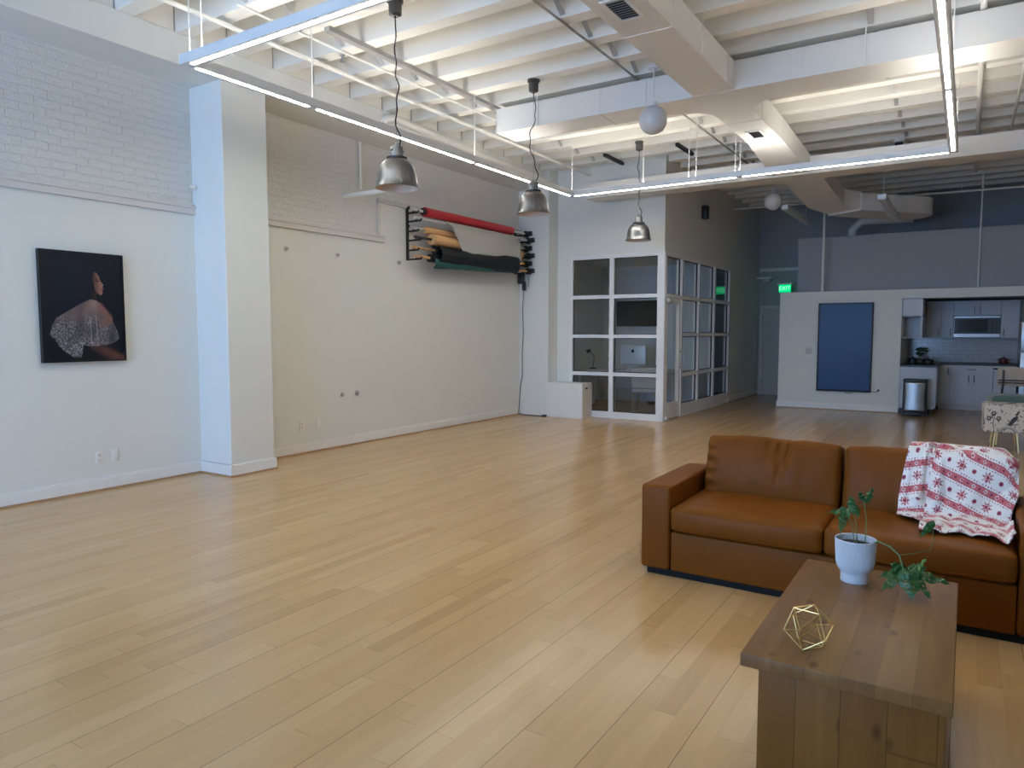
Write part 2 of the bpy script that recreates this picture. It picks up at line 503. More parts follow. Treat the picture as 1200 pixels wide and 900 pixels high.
# corner pier and office solid walls
struct(MB().box(WX - .05, -6.27, 10.95, OY + .1, 0, DECK), 'pillar', 'paint', 'white pier in the corner beside the glass office', 'pier')
m = MB()
m.box(-6.3, -6.02, OY, OY + .12, 0, DECK)
m.box(-6.02, OX, OY, OY + .12, 2.83, DECK)
struct(m, 'wall_office_front', 'paint', 'white wall above and beside the front glazing of the office', 'wall', smooth=0)
m = MB()
m.box(OX - .12, OX, OY + .12, 15.16, 2.83, DECK)
m.box(OX - .12, OX, 15.16, YB, 0, DECK)
struct(m, 'wall_office_side', 'paint', 'grey shaded wall above the office side glazing and down the corridor', 'wall', smooth=0)
struct(MB().box(WX, OX - .12, 14.4, 14.5, 0, DECK), 'wall_office_back', 'paint', 'dim wall at the back of the glass office', 'wall', smooth=0)
struct(MB().box(WX, OX - .12, OY + .12, 14.4, 2.9, 2.96), 'ceiling_office', 'paint', 'flat ceiling inside the glass office', 'ceiling', smooth=0)
# far wall and door
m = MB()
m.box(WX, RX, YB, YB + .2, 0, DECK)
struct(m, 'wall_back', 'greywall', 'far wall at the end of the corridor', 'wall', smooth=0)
struct(MB().box(-4.25, -3.2, YB - .02, YB + .02, 2.93, 3.0), 'trim_5', 'paint', 'thin horizontal band high on the far corridor wall', 'moulding')
d = MB(); d.box(-4.15, -3.25, YB - .03, YB + .01, 0.01, 2.06)
door = struct(d, 'door_1', 'door', 'grey door at the far end of the corridor', 'door')
f = MB(); f.box(-4.21, -4.15, YB - .05, YB + .01, 0, 2.12); f.box(-3.25, -3.19, YB - .05, YB + .01, 0, 2.12); f.box(-4.15, -3.25, YB - .05, YB + .01, 2.06, 2.12)
f.build('door_frame', 'doorf', door)
hnd = MB()
for z in (.3, 1.05, 1.85): hnd.box(-4.155, -4.13, YB - .055, YB - .02, z - .05, z + .05)
hnd.build('hinge', 'stainless', door)
# kitchen walls
m = MB()
m.box(-3.18, -1.04, KY, KY + .12, 0, 2.275)
struct(MB().box(-1.04, RX, KY, KY + .12, 2.11, 2.275), 'wall_kitchen_header', 'paint', 'shallow white header over the kitchenette opening', 'wall', smooth=0)
struct(m, 'wall_kitchen_front', 'paint', 'low white wall carrying the screen, open to the kitchenette', 'wall', smooth=0)
struct(MB().box(-3.18, -3.06, KY + .12, YB, 0, 2.275), 'wall_kitchen_side', 'paint', 'side of the low white kitchen wall along the corridor', 'wall', smooth=0)
struct(MB().box(-1.16, -1.04, KY + .12, 16.78, 0, 2.12), 'wall_kitchen_left', 'paint', 'white inner wall on the left of the kitchenette', 'wall', smooth=0)
struct(MB().box(-1.04, RX, 16.78, 16.9, 0, 2.12), 'wall_kitchen_back', 'paint', 'white wall behind the kitchen cabinets', 'wall', smooth=0)
struct(MB().box(-3.06, RX, KY + .12, YB, 2.15, 2.27), 'ceiling_kitchen', 'paint', 'flat top of the kitchen enclosure below the parapet', 'ceiling', smooth=0)
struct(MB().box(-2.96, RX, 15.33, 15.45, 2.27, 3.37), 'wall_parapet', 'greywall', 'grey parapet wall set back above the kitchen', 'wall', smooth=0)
# right wall and the window wall behind
struct(MB().box(RX, RX + .2, Y0, YB, 0, DECK), 'wall_right', 'paint', 'plain white wall on the open side of the room', 'wall', smooth=0)
wins = [(-6.5, -4.0), (-3.75, -1.25)]
WZ0, WZ1 = .12, 3.75
m = MB()
m.box(WX, RX, Y0 - .2, Y0, 0, WZ0); m.box(WX, RX, Y0 - .2, Y0, WZ1, DECK)
xs = [WX] + [v for w in wins for v in w] + [RX]
for i in range(0, len(xs), 2): m.box(xs[i], xs[i + 1], Y0 - .2, Y0, WZ0, WZ1)
struct(m, 'wall_front', 'paint', 'street wall with two tall shop windows', 'wall', smooth=0)
for i, (x0, x1) in enumerate(wins):
    g = MB(); g.box(x0, x1, Y0 - .105, Y0 - .095, WZ0, WZ1)
    w = struct(g, 'window_%d' % (i + 1), 'glass', ['tall street window nearest the long wall', 'tall street window second from the long wall'][i], 'window')
    fr = MB()
    for (a, c) in ((x0, x0 + .06), (x1 - .06, x1), ((x0 + x1) / 2 - .03, (x0 + x1) / 2 + .03)): fr.box(a, c, Y0 - .14, Y0 - .06, WZ0, WZ1)
    for (a, c) in ((WZ0, WZ0 + .06), (WZ1 - .06, WZ1), (2.7, 2.76)): fr.box(x0, x1, Y0 - .138, Y0 - .062, a, c)
    fr.build('window_frame', 'blackm', w)

# joists, bridging
k0, k1 = -12, 24
JY = [3.60 + .5625 * k for k in range(k0, k1)]
first = None
for y in JY:
    if y > YB - .1: continue
    if first is None:
        first = MB().box(-6.6, RX, -.08, .08, BZ1 + .002, DECK - .001, .004, 1).build('ceiling_joist', 'joist')
        first.location = (0, y, 0)
        tag(first, 'white painted roof joist spanning across the room', 'joist', 'roof joists', 'structure')
    else:
        j = first.copy(); COL.objects.link(j); j.location = (0, y, 0)
ka = MB()
def brace_pair(x):
    m = MB()
    g = .5625 - .16
    r = .011
    w_, t_ = .022, .006
    for sx, za, zb in ((x - .028, BZ1 + .03, DECK - .03), (x + .028, DECK - .03, BZ1 + .03)):
        m.hexa([(sx - w_, .082, za - t_), (sx + w_, .082, za - t_), (sx + w_, .082, za + t_), (sx - w_, .082, za + t_)], [(sx - w_, .082 + g - .004, zb - t_), (sx + w_, .082 + g - .004, zb - t_), (sx + w_, .082 + g - .004, zb + t_), (sx - w_, .082 + g - .004, zb + t_)])
    return m.build('joist_brace', 'strap_shade', smooth=30)
br1 = None
for x in (-5.37, -3.2, -.9):
    p = None
    for y in JY:
        if not (2.5 < y < 14): continue
        if p is None:
            p = brace_pair(x); p.location = (0, y, 0)
            tag(p, 'crossed metal strips bracing two neighbouring joists', 'brace', 'bridging between the joists', 'structure')
        else:
            q = p.copy(); COL.objects.link(q); q.location = (0, y, 0)

# ------------------------------------------------------------------ pipes and runs under the ceiling
def pipe(name, pts, r, mat, label, cat, n=10, extra=None, origin=None):
    m = MB(); m.tube(pts, r, n)
    if extra: extra(m)
    return tag(m.build(name, mat, origin=origin or tuple(pts[0])), label, cat)
def couplings(xs, x, z, r):
    def f(m):
        for y in xs: m.cyl((x, y - .03, z), (x, y + .03, z), r * 1.35, n=12)
    return f
pipe('sprinkler_pipe', [(-5.64, 1.0, 4.21), (-5.64, 13.5, 4.21)], .022, 'pipew', 'white sprinkler pipe under the joists, passing behind the first pendant lamp', 'pipe', extra=couplings([3.2, 5.1, 7.2], -5.64, 4.21, .022))
pipe('sprinkler_pipe', [(-5.37, 4.0, 4.29), (-5.37, 8.6, 4.29)], .011, 'pipew', 'thin white tie rod running along the joist undersides beside the sprinkler pipe', 'rod')
tag(MB().box(-5.115, -5.045, 4.75, 8.5, 4.262, 4.303).build('cable_channel', 'greychan', origin=(-5.04, 6.6, 4.28)), 'grey metal cable channel fixed under the joists near the pendants', 'channel')
pipe('tie_rod', [(-3.2, 4.5, 4.295), (-3.2, 13.8, 4.295)], .012, 'greychan', 'dark tie rod under the joists beside the long main duct', 'rod')
pipe('wall_pipe', [(-6.45, 6.85, 4.06), (-6.33, 6.88, 4.19), (-6.30, 6.98, 4.23), (-6.30, 7.2, 4.22), (-6.30, 11.2, 4.1)], .05, 'pipew', 'thick white pipe along the outer face of the beam', 'pipe', 12)
pipe('wall_conduit', [(WX + .03, 6.95, 4.0), (WX + .03, 6.95, 3.45), (WX + .01, 6.97, 3.4)], .018, 'pipew', 'short vertical white conduit on the brick behind the first pendant', 'conduit')
pipe('pipe_stub', [(WX, 6.66, 3.25), (-6.15, 6.66, 3.25)], .03, 'pipew', 'white pipe stub sticking out of the brick below the first pendant', 'pipe', 12)
pipe('sprinkler_pipe', [(0.0, 2.5, 4.27), (0.0, 14.8, 4.27)], .028, 'pipew', 'white sprinkler pipe above the light frame end over the sofa', 'pipe', 12, extra=couplings([5.6, 8.6], 0.0, 4.27, .022))
pipe('sprinkler_pipe', [(0.38, 8.6, 4.25), (0.38, 13.0, 4.25)], .018, 'pipew', 'slim white pipe outermost of the two over the sofa', 'pipe')
pipe('sprinkler_pipe', [(-4.255, 15.22, 4.07), (2.2, 15.22, 3.98)], .018, 'pipew', 'thin pipe crossing the room in front of the dark parapet', 'pipe', extra=lambda m: [m.cyl((x, 15.22, 4.03), (x, 15.22, 4.31), .006, n=6) for x in (-3.6, -.2, 1.6)])
pipe('support_pole', [(-2.43, 14.95, 2.275), (-2.43, 14.95, 4.3)], .022, 'pipew', 'thin white pole rising from the kitchen wall top', 'pole')
pipe('hanger_rod', [(0.11, 15.29, 2.28), (0.11, 15.29, 4.3)], .014, 'pipew', 'slim upright rod in front of the parapet above the microwave', 'rod')
pipe('flexible_duct', [(-2.1, 15.9, 2.28), (-2.1, 15.9, 3.0), (-2.05, 15.9, 3.55), (-1.9, 15.95, 3.72), (-1.6, 16.0, 3.73), (-1.0, 16.1, 3.72)], .09, 'duct', 'round duct bend rising behind the parapet', 'duct', 14)
pipe('conduit', [(WX + .03, 4.48, 3.0), (WX + .06, 4.53, 3.0)], .022, 'pipew', 'little white conduit stub in the corner beside the column', 'conduit')
for x in (-4.9, -3.73):
    tag(MB().box(x - .025, x + .025, 10.3, 11.0, 4.24, 4.285).build('support_channel', 'blackm', origin=(x, 10.6, 4.26)), 'short dark metal channel under the joists above the %s' % ('far corner of the light frame' if x < -4.5 else 'far side of the light frame'), 'channel')

# ducts
DX0, DX1, DZ0, DZ1 = -2.52, -2.10, 3.95, 4.235
duct = thing('air_duct', 'long square white air duct with cross branches below the joists', 'duct', (-2.3, 6, 3.95))
m = MB()
m.box(DX0, DX1, Y0, 7.35, DZ0, DZ1, .004, 1)
m.prism([(DX0, 7.35, DZ0), (DX1, 7.35, DZ0), (DX1, 9.6, DZ0), (DX0, 9.6, DZ0)], None, (0, 0, DZ1 - DZ0))
def quad(x0, x1, y, z0, z1): return [(x0, y, z0), (x1, y, z0), (x1, y, z1), (x0, y, z1)]
m.hexa(quad(DX0, DX1, 9.6, DZ0, DZ1), quad(-2.45, -1.95, 10.7, 3.72, 3.96))
m.build('main_run', 'duct', duct)
m = MB()   # first cross branch with flared shoulders
def cross(y0, y1, z0, z1, xl, xr, fl, x0, x1, name):
    m = MB()
    # left branch, with rounded shoulder on the far side
    def fillet(xc, sgn):
        pts = []
        for i in range(7):
            a = i / 6 * PI / 2
            pts.append((xc + sgn * fl * (1 - math.sin(a)), y1 + fl * (1 - math.cos(a)), z0))
        return pts
    pl = [(xl, y0, z0), (xr, y0, z0), (xr, y1, z0)] + fillet(x1, 1)[::-1][:0]
    right = [(x1 + fl * (1 - math.sin(i / 6 * PI / 2)), y1 + fl * (1 - math.cos(i / 6 * PI / 2)), z0) for i in range(7)]
    left = [(x0 - fl * (1 - math.sin(i / 6 * PI / 2)), y1 + fl * (1 - math.cos(i / 6 * PI / 2)), z0) for i in range(7)]
    poly = [(xl, y0, z0), (xr, y0, z0), (xr, y1, z0)] + right + left[::-1] + [(xl, y1, z0)]
    m.prism(poly, None, (0, 0, z1 - z0))
    return m.build(name, 'duct', duct, smooth=25)
cross(7.42, 7.88, DZ0 - .004, DZ1 - .004, -5.0, RX, .38, DX0, DX1, 'cross_branch')
cross(10.7, 11.08, 3.70, 3.94, -5.42, RX, .25, -2.45, -1.9, 'cross_branch')
m = MB()
m.hexa(quad(-2.42, -1.86, 11.0, 3.74, 3.97), quad(-2.42, -1.86, 13.3, 3.64, 3.92))
m.build('main_run', 'duct', duct)
m = MB()
poly = [(-1.62, 13.53), (-.78, 14.42), (-.66, 14.58), (-.62, 14.75), (-.66, 14.92), (-.78, 15.08), (-1.0, 15.18), (-1.25, 15.1), (-2.2, 13.87)]
m.hexa([(-2.42, 13.3, 3.64), (-1.86, 13.3, 3.64), (-1.86, 13.3, 3.92), (-2.42, 13.3, 3.92)], [(-2.2, 13.85, 3.60), (-1.62, 13.55, 3.60), (-1.62, 13.55, 3.88), (-2.2, 13.85, 3.88)])
m.prism([(x, y, 3.57) for x, y in poly], None, (0, 0, .29))
m.build('end_elbow', 'duct', duct, smooth=30)
def seam(*bx): MB().box(*bx).build('seam', 'duct', duct)
for y in (1.5, 3.4, 5.66): seam(DX0 - .006, DX1 + .006, y - .012, y + .012, DZ0 - .006, DZ1 + .004)
seam(DX0 - .005, DX1 + .005, 8.6 - .01, 8.6 + .01, DZ0 - .006, DZ1)
for x in (-3.6, -3.05, -1.45, -.2, 1.2): seam(x - .01, x + .01, 7.42 - .006, 7.88 + .006, DZ0 - .01, DZ1)
seam(DX1 - .01, DX1 + .006, 7.18, 7.2, DZ0, DZ1)
for (y, l, w) in ((5.15, .34, .15), (9.2, .3, .13)):
    vt = MB(); cx = -2.31
    for (a, c, e, g) in ((cx - w / 2 - .03, cx + w / 2 + .03, y - l / 2 - .03, y - l / 2), (cx - w / 2 - .03, cx + w / 2 + .03, y + l / 2, y + l / 2 + .03), (cx - w / 2 - .03, cx - w / 2, y - l / 2, y + l / 2), (cx + w / 2, cx + w / 2 + .03, y - l / 2, y + l / 2)):
        vt.box(a, c, e, g, DZ0 - .012, DZ0 - .001)
    vo = vt.build('vent_grille', 'trimw', duct)
    v2 = MB(); v2.box(cx - w / 2, cx + w / 2, y - l / 2, y + l / 2, DZ0 - .004, DZ0 - .001)
    v2.build('vent_opening', 'blackm', vo)
    v3 = MB()
    for i in range(9):
        yy = y - l / 2 + l * (i + .5) / 9
        v3.box(cx - w / 2, cx + w / 2, yy - .010, yy + .010, DZ0 - .0085, DZ0 - .0065, rot=Matrix.Rotation(.6, 4, 'X'))
    v3.build('vent_blade', 'greychan', vo)
for (x, y) in ((DX1 + .02, 6.35), (DX0 - .02, 6.35), (DX1 + .02, 3.6), (DX0 - .02, 3.6), (-4.4, 7.40), (-.9, 7.40), (1.2, 7.4)):
    MB().cyl((x, y, DZ0), (x, y, BZ1 + .01), .007, n=6).build('hanger_strap', 'pipew', duct)

# ------------------------------------------------------------------ suspended LED frame
LX0, LX1, LY0, LY1, LZ = -5.02, -.22, 3.30, 9.45, 3.5
W = .045
led = thing('linear_light_frame', 'large rectangular frame of slim LED light bars hung below the joists', 'ceiling light', ((LX0 + LX1) / 2, (LY0 + LY1) / 2, LZ))
def barY(x, y0, y1): return MB().box(x - W, x + W, y0, y1, LZ, LZ + .075, .003, 1)
def barX(y, x0, x1): return MB().box(x0, x1, y - W, y + W, LZ, LZ + .075, .003, 1)
barX(LY0, LX0 - W, LX1 + W).build('light_bar', 'alu', led)
barX(LY1, LX0 - W, LX1 + W).build('light_bar', 'alu', led)
barY(LX0, LY0 + W, LY1 - W).build('light_bar', 'alu', led)
barY(LX1, LY0 + W, LY1 - W).build('light_bar', 'alu', led)
hw = .016
def difY(x, y0, y1):
    MB().box(x - hw, x + hw, y0, y1, LZ - .002, LZ + .004).build('light_diffuser', 'led', led)
    MB().box(x - hw, x + hw, y0, y1, LZ + .0745, LZ + .078).build('uplight_strip', 'ledup', led)
def difX(y, x0, x1):
    MB().box(x0, x1, y - hw, y + hw, LZ - .002, LZ + .004).build('light_diffuser', 'led', led)
    MB().box(x0, x1, y - hw, y + hw, LZ + .0745, LZ + .078).build('uplight_strip', 'ledup', led)
for (a, c) in ((3.37, 4.46), (4.56, 6.95), (7.03, 9.38)): difY(LX0, a, c)
for (a, c) in ((3.37, 4.46), (4.56, 6.98), (7.07, 9.38)): difY(LX1, a, c)
for (a, c) in ((-4.97, -2.62), (-2.53, -.27)): difX(LY0, a, c)
for (a, c) in ((-4.97, -2.62), (-2.53, -.27)): difX(LY1, a, c)
def cable(pts, r=.006): MB().tube([Vector(p) for p in pts], r, 6).build('hanging_cable', 'pipew', led)
for (x, y) in ((-4.99, 3.3), (-4.84, 3.3), (-2.58, 3.3), (LX1, 3.3), (LX0, 4.51), (LX0, 6.99), (LX0, LY1), (-3.9, LY1), (-3.25, LY1), (-3.15, LY1), (-2.63, LY1), (-2.57, LY1), (LX1 + .02, LY1), (LX1 + .02, 7.02)):
    cable([(x, y, LZ + .07), (x, y, BZ1 + .01)], .0055)
m = MB(); m.cyl((-2.60, LY1, LZ + .075), (-2.60, LY1, LZ + .11), .03, n=10); m.build('cable_bracket', 'alu', led)

# ------------------------------------------------------------------ pendant lamps
def pendant(zrim, loc, label):
    t = thing('pendant_lamp', label, 'pendant lamp', loc, 0, 'industrial pendant lamps')
    prof = [(.186, 0), (.190, .004), (.186, .012), (.176, .03), (.170, .07), (.165, .12), (.152, .17), (.130, .21), (.10, .236), (.078, .248), (.074, .25)]
    inner = [(.070, .243), (.096, .228), (.125, .203), (.147, .166), (.160, .118), (.165, .07), (.171, .03), (.181, .004), (.186, 0)]
    MB().lathe(prof, n=48).build('lamp_shade', 'steel', t, world=False)
    MB().lathe([(0.0, .246)] + inner, n=48).build('shade_lining', 'lampin', t, world=False)
    MB().lathe([(.06, .245), (.088, .246), (.09, .252), (.088, .262), (.06, .264)], n=36).build('collar', 'blackp', t, world=False)
    neck = MB(); neck.lathe([(.056, .262), (.056, .34), (.052, .352), (.02, .356), (0, .356)], n=32); neck.cyl((0, 0, .35), (0, 0, .385), .012, n=10)
    nk = neck.build('lamp_neck', 'steel', t, world=False)
    for a in (.9, 4.6): MB().cyl((.054 * math.cos(a), .054 * math.sin(a), .315), (.061 * math.cos(a), .061 * math.sin(a), .315), .008, n=8).build('screw', 'blackp', nk, world=False)
    for k in range(4):
        a = k * PI / 2 - 2.2
        c = MB(); c.box(-.007, .007, -.004, .006, -.016, .02, .002, 1)
        c.bm.transform(Matrix.Rotation(a - PI / 2, 4, 'Z') )
        c.bm.transform(Matrix.Translation((.177 * math.cos(a), .177 * math.sin(a), .035)))
        c.build('clip', 'stainless', t, world=False)
    bl = MB(); bl.sphere((0, 0, .13), .045, 20, (1, 1, 1.2)); bl.cyl((0, 0, .17), (0, 0, .24), .022, n=14)
    bl.build('bulb', 'globe', t, world=False)
    top = BZ1 - loc[2]
    cn = MB(); cn.lathe([(0, top - .13), (.03, top - .135), (.055, top - .12), (.056, top - .03), (.07, top - .02), (.07, top), (0, top)], n=28)
    cn.build('ceiling_canopy', 'darkm', t, world=False)
    rnd = random.Random(int(loc[1] * 100))
    pts = []
    n = 26
    for i in range(n + 1):
        s = i / n
        z = .36 + (top - .13 - .36) * s
        w = math.sin(PI * s)
        pts.append((.035 * math.sin(s * 9 + loc[1]) * w + .055 * (1 - s) * math.exp(-((s - .06) / .08) ** 2) + .014 * math.sin(s * 31) * w, .03 * math.sin(s * 7 + 2 * loc[1]) * w, z))
    MB().tube(pts, .0055, 8).build('cord', 'cordm', t, world=False)
    MB().tube([(0, 0, .38), (0, 0, top - .1)], .0018, 5).build('steel_wire', 'stainless', t, world=False)
    return t
pendant(0, (-4.20, 4.70, 2.735), 'brushed metal dome pendant lamp hung in front of the brick, the largest in view')
pendant(0, (-4.20, 6.98, 2.83), 'brushed metal dome pendant lamp hung just before the end of the paper rolls')
pendant(0, (-4.20, 10.02, 2.86), 'brushed metal dome pendant lamp hung before the wall over the office glazing')

# globe lamps
def globe(loc, r, label, top):
    t = thing('globe_lamp', label, 'globe lamp', loc, 0, 'opal globe lamps')
    MB().sphere((0, 0, 0), r, 40).build('globe_shade', 'globe', t, world=False)
    MB().cyl((0, 0, r - .01), (0, 0, r + .04), .035, n=16).build('globe_cap', 'alu', t, world=False)
    MB().cyl((0, 0, r + .03), (0, 0, top - loc[2]), .006, n=8).build('stem', 'pipew', t, world=False)
    MB().cyl((0, 0, top - loc[2] - .03), (0, 0, top - loc[2]), .06, n=16).build('ceiling_plate', 'alu', t, world=False)
globe((-2.91, 7.30, 3.745), .148, 'grey white glass globe lamp hung beside the main duct', BZ1)
globe((-2.86, 12.6, 3.70), .148, 'pale glass globe lamp hung in the dim area near the exit', BZ1)

# batten lights at the rear
def batten(x, y0, y1, z, label):
    t = thing('batten_light', label, 'ceiling light', (x, (y0 + y1) / 2, z))
    MB().box(x - .06, x + .06, y0, y1, z, z + .075, .006, 1).build('housing', 'alu', t)
    MB().box(x - .045, x + .045, y0 + .02, y1 - .02, z - .012, z + .002, .005, 1).build('light_diffuser', 'globe', t)
    m = MB()
    for y in (y0 + .2, y1 - .6): MB().cyl((x, y, z + .07), (x, y, BZ1 + .02), .005, n=6).build('hanging_wire', 'pipew', t)
batten(-2.71, 12.75, 15.2, 3.58, 'long unlit batten light hung beside the far globe lamp')
batten(-1.15, 11.85, 14.4, 3.45, 'long unlit batten light hung below the end of the duct')

# small ceiling devices
def sprinkler(x, y, z, label):
    m = MB(); m.cyl((x, y, z), (x, y, z + .06), .012, n=8); m.cyl((x, y, z - .012), (x, y, z), .03, n=12); m.cyl((x, y, z + .05), (x, y, z + .06), .025, n=12)
    tag(m.build('fire_sprinkler', 'greychan', origin=(x, y, z)), label, 'sprinkler')
sprinkler(-1.25, 8.35, 4.24, 'small dark sprinkler head behind the first duct branch')
sprinkler(-3.85, 8.35, 4.24, 'small sprinkler head near the globe lamp beside the duct')
sprinkler(-5.45, 5.3, 4.24, 'small sprinkler head between the two pipes near the beam')
t = thing('dome_camera', 'small dome camera under the joists behind the light frame', 'camera', (-.96, 11.9, 4.2))
MB().lathe([(0, .1), (.075, .1), (.075, .05), (.06, .045), (0, .045)], (-.96, 11.9, 4.2), 20).build('mount', 'trimw', t)
MB().lathe([(.055, .045), (.05, .01), (.03, -.012), (0, -.02)], (-.96, 11.9, 4.2), 20).build('dome', 'blackp', t)
t = thing('wall_speaker', 'small black speaker high on the wall above the office glazing', 'speaker', (OX + .06, 13.2, 3.72))
MB().box(OX, OX + .1, 13.12, 13.28, 3.6, 3.84, .01, 2).build('cabinet_body', 'blackp', t)
MB().box(OX + .095, OX + .106, 13.135, 13.265, 3.615, 3.825, .004, 1).build('grille', 'blackm', t)
# ------------------------------------------------------------------ glazed office
FX0, FX1, FZ = -6.02, OX, 2.83
gl = thing('glazed_partition', 'aluminium framed front glazing of the office, two panes wide', 'partition', (-5.14, OY, 0))
m = MB()
for x0, x1 in ((FX0, FX0 + .06), (-5.245, -5.165), (FX1 - .115, FX1)): m.box(x0, x1, OY - .012, OY + .09, 0, FZ)
rows = [(0, .11), (.735, .80), (1.395, 1.455), (2.075, 2.14), (2.765, FZ)]
for z0, z1 in rows: m.box(FX0, FX1, OY - .010, OY + .088, z0, z1)
m.build('mullion_frame', 'frame', gl)
for i in range(4):
    for (x0, x1) in ((FX0 + .06, -5.245), (-5.165, FX1 - .115)):
        MB().box(x0, x1, OY + .036, OY + .042, rows[i][1], rows[i + 1][0]).build('pane', 'oglass', gl)
gk = MB()
for (x0, x1) in ((FX0 + .06, -5.245), (-5.165, FX1 - .115)):
    for i in range(4):
        z0, z1 = rows[i][1], rows[i + 1][0]
        gk.box(x0, x0 + .012, OY + .03, OY + .05, z0, z1); gk.box(x1 - .012, x1, OY + .03, OY + .05, z0, z1)
        gk.box(x0, x1, OY + .03, OY + .05, z0, z0 + .012); gk.box(x0, x1, OY + .03, OY + .05, z1 - .012, z1)
gk.build('gasket', 'gasket', gl)

gs = thing('glazed_partition', 'aluminium framed side glazing of the office along the corridor, with door bay', 'partition', (OX, 13.2, 0))
my = [12.16, 13.10, 14.06, 15.10]
m = MB()
m.box(OX - .1, OX + .012, OY - .005, OY + .10, 0, FZ)
for y in my: m.box(OX - .1, OX + .012, y - .03, y + .03, 0, FZ)
m.box(OX - .098, OX + .010, OY, 15.13, FZ - .065, FZ)
m.box(OX - .098, OX + .010, 12.16, 15.13, 0, .22)
m.box(OX - .098, OX + .010, OY, 15.13, 2.07, 2.135)
for z in (.71, 1.42): m.box(OX - .098, OX + .010, 12.16, 15.13, z, z + .062)
m.build('mullion_frame', 'frame', gs)
bays = [(OY + .10, 12.13), (12.19, 13.07), (13.13, 14.03), (14.09, 15.07)]
zr = [(.22, .71), (.782, 1.42), (1.482, 2.07), (2.135, FZ - .065)]
for bi, (y0, y1) in enumerate(bays):
    for zi, (z0, z1) in enumerate(zr):
        if bi == 0 and zi < 3: continue
        MB().box(OX - .048, OX - .042, y0, y1, z0, z1).build('pane', 'oglass', gs)
gk = MB()
for bi, (y0, y1) in enumerate(bays):
    for zi, (z0, z1) in enumerate(zr):
        if bi == 0 and zi < 3: continue
        gk.box(OX - .056, OX - .034, y0, y0 + .014, z0, z1); gk.box(OX - .056, OX - .034, y1 - .014, y1, z0, z1)
        gk.box(OX - .056, OX - .034, y0, y1, z0, z0 + .012); gk.box(OX - .056, OX - .034, y0, y1, z1 - .012, z1)
for y in my: gk.box(OX + .008, OX + .0125, y - .008, y + .008, .22, FZ - .065)
gk.build('gasket', 'gasket', gs)
dr = thing('glass_door', 'aluminium glass door into the office with a tall pull handle', 'door', (OX, 11.75, 0))
y0, y1 = OY + .115, 12.12
m = MB()
m.box(OX - .06, OX - .004, y0, y0 + .085, .02, 2.06); m.box(OX - .06, OX - .004, y1 - .085, y1, .02, 2.06)
m.box(OX - .059, OX - .005, y0, y1, .02, .29); m.box(OX - .059, OX - .005, y0, y1, 1.975, 2.06)
m.build('door_frame', 'frame', dr)
MB().box(OX - .036, OX - .030, y0 + .085, y1 - .085, .29, 1.975).build('pane', 'oglass', dr)
h = MB(); h.tube([(OX, y1 - .04, .88), (OX + .06, y1 - .04, .90), (OX + .06, y1 - .04, 1.14), (OX, y1 - .04, 1.16)], .012, 10)
h.build('pull_handle', 'stainless', dr)
h = MB(); h.box(OX - .004, OX + .05, y0 + .02, y0 + .3, 2.0, 2.06, .006, 1); h.build('door_closer', 'alu', dr)
h = MB(); h.cyl((OX + .03, OY + .10, .02), (OX + .03, OY + .10, .07), .022, n=12); h.build('pivot', 'alu', dr)

# office contents
t = thing('office_desk', 'pale desk inside the glass office under the silver computer', 'desk', (-5.6, 13.1, 0))
MB().box(-6.7, -4.75, 12.75, 13.5, .71, .75, .004, 1).build('desk_top', 'desk', t)
for x in (-6.6, -4.85):
    for y in (12.82, 13.42): MB().box(x - .03, x + .03, y - .03, y + .03, 0, .71).build('leg', 'trimw', t)
MB().box(-6.5, -4.95, 13.40, 13.42, .35, .71).build('back_panel', 'desk', t)
t = thing('desktop_computer', 'silver all in one desktop computer seen from behind on the office desk', 'computer', (-5.6, 13.15, .75))
MB().box(-5.87, -5.33, 13.15, 13.18, .86, 1.24, .01, 2).build('display_back', 'alu', t)
st = MB(); st.prism([(-5.7, 13.2, .86), (-5.7, 13.215, .86), (-5.7, 13.08, .757), (-5.7, 13.0, .757), (-5.7, 13.0, .752), (-5.7, 13.09, .752)], None, (.2, 0, 0)); st.build('stand', 'alu', t)
lg = MB(); lg.sphere((-5.6, 13.149, 1.12), .032, 20, (1, .06, 1)); lg.sphere((-5.588, 13.149, 1.162), .012, 12, (.6, .1, 1)); lg.build('emblem', 'blackp', t)
t = thing('wall_screen', 'dark flat screen on the back wall of the office', 'screen', (-6.0, 14.38, 1.9))
MB().box(-6.5, -5.55, 14.34, 14.40, 1.62, 2.17, .006, 1).build('housing', 'blackp', t)
MB().box(-6.485, -5.565, 14.336, 14.342, 1.635, 2.155).build('screen', 'dglass', t)
t = thing('side_table', 'low white cabinet behind the desk in the office', 'cabinet', (-5.3, 14.0, 0))
MB().box(-5.6, -4.5, 13.9, 14.36, .06, .70, .004, 1).build('body', 'cab', t)
MB().box(-5.58, -4.52, 13.92, 14.34, 0, .06).build('plinth', 'blackp', t)
for x in (-5.58, -5.04): MB().box(x, x + .52, 13.885, 13.899, .08, .68, .002, 1).build('cabinet_door', 'cab', t)
def office_chair(x, y, rz, label, fabric, legs):
    t = thing('side_chair', label, 'chair', (x, y, 0), rz)
    MB().box(-.24, .24, -.23, .23, .40, .47, .03, 3).build('seat', fabric, t, world=False)
    MB().box(-.24, .24, .20, .26, .47, .86, .028, 3, rot=Matrix.Rotation(-.12, 4, 'X')).build('backrest', fabric, t, world=False)
    for sx in (-1, 1):
        for sy in (-1, 1):
            MB().cyl((sx * .23, sy * .22, 0), (sx * .19, sy * .18, .41), .009, .012, n=8).build('leg', legs, t, world=False)
    return t
office_chair(-4.95, 12.3, 3.3, 'grey upholstered chair with thin gold legs behind the front glazing', 'greyp', 'gold')
t = thing('desk_lamp', 'small black desk lamp on the office desk near the pier', 'lamp', (-6.45, 13.1, .75))
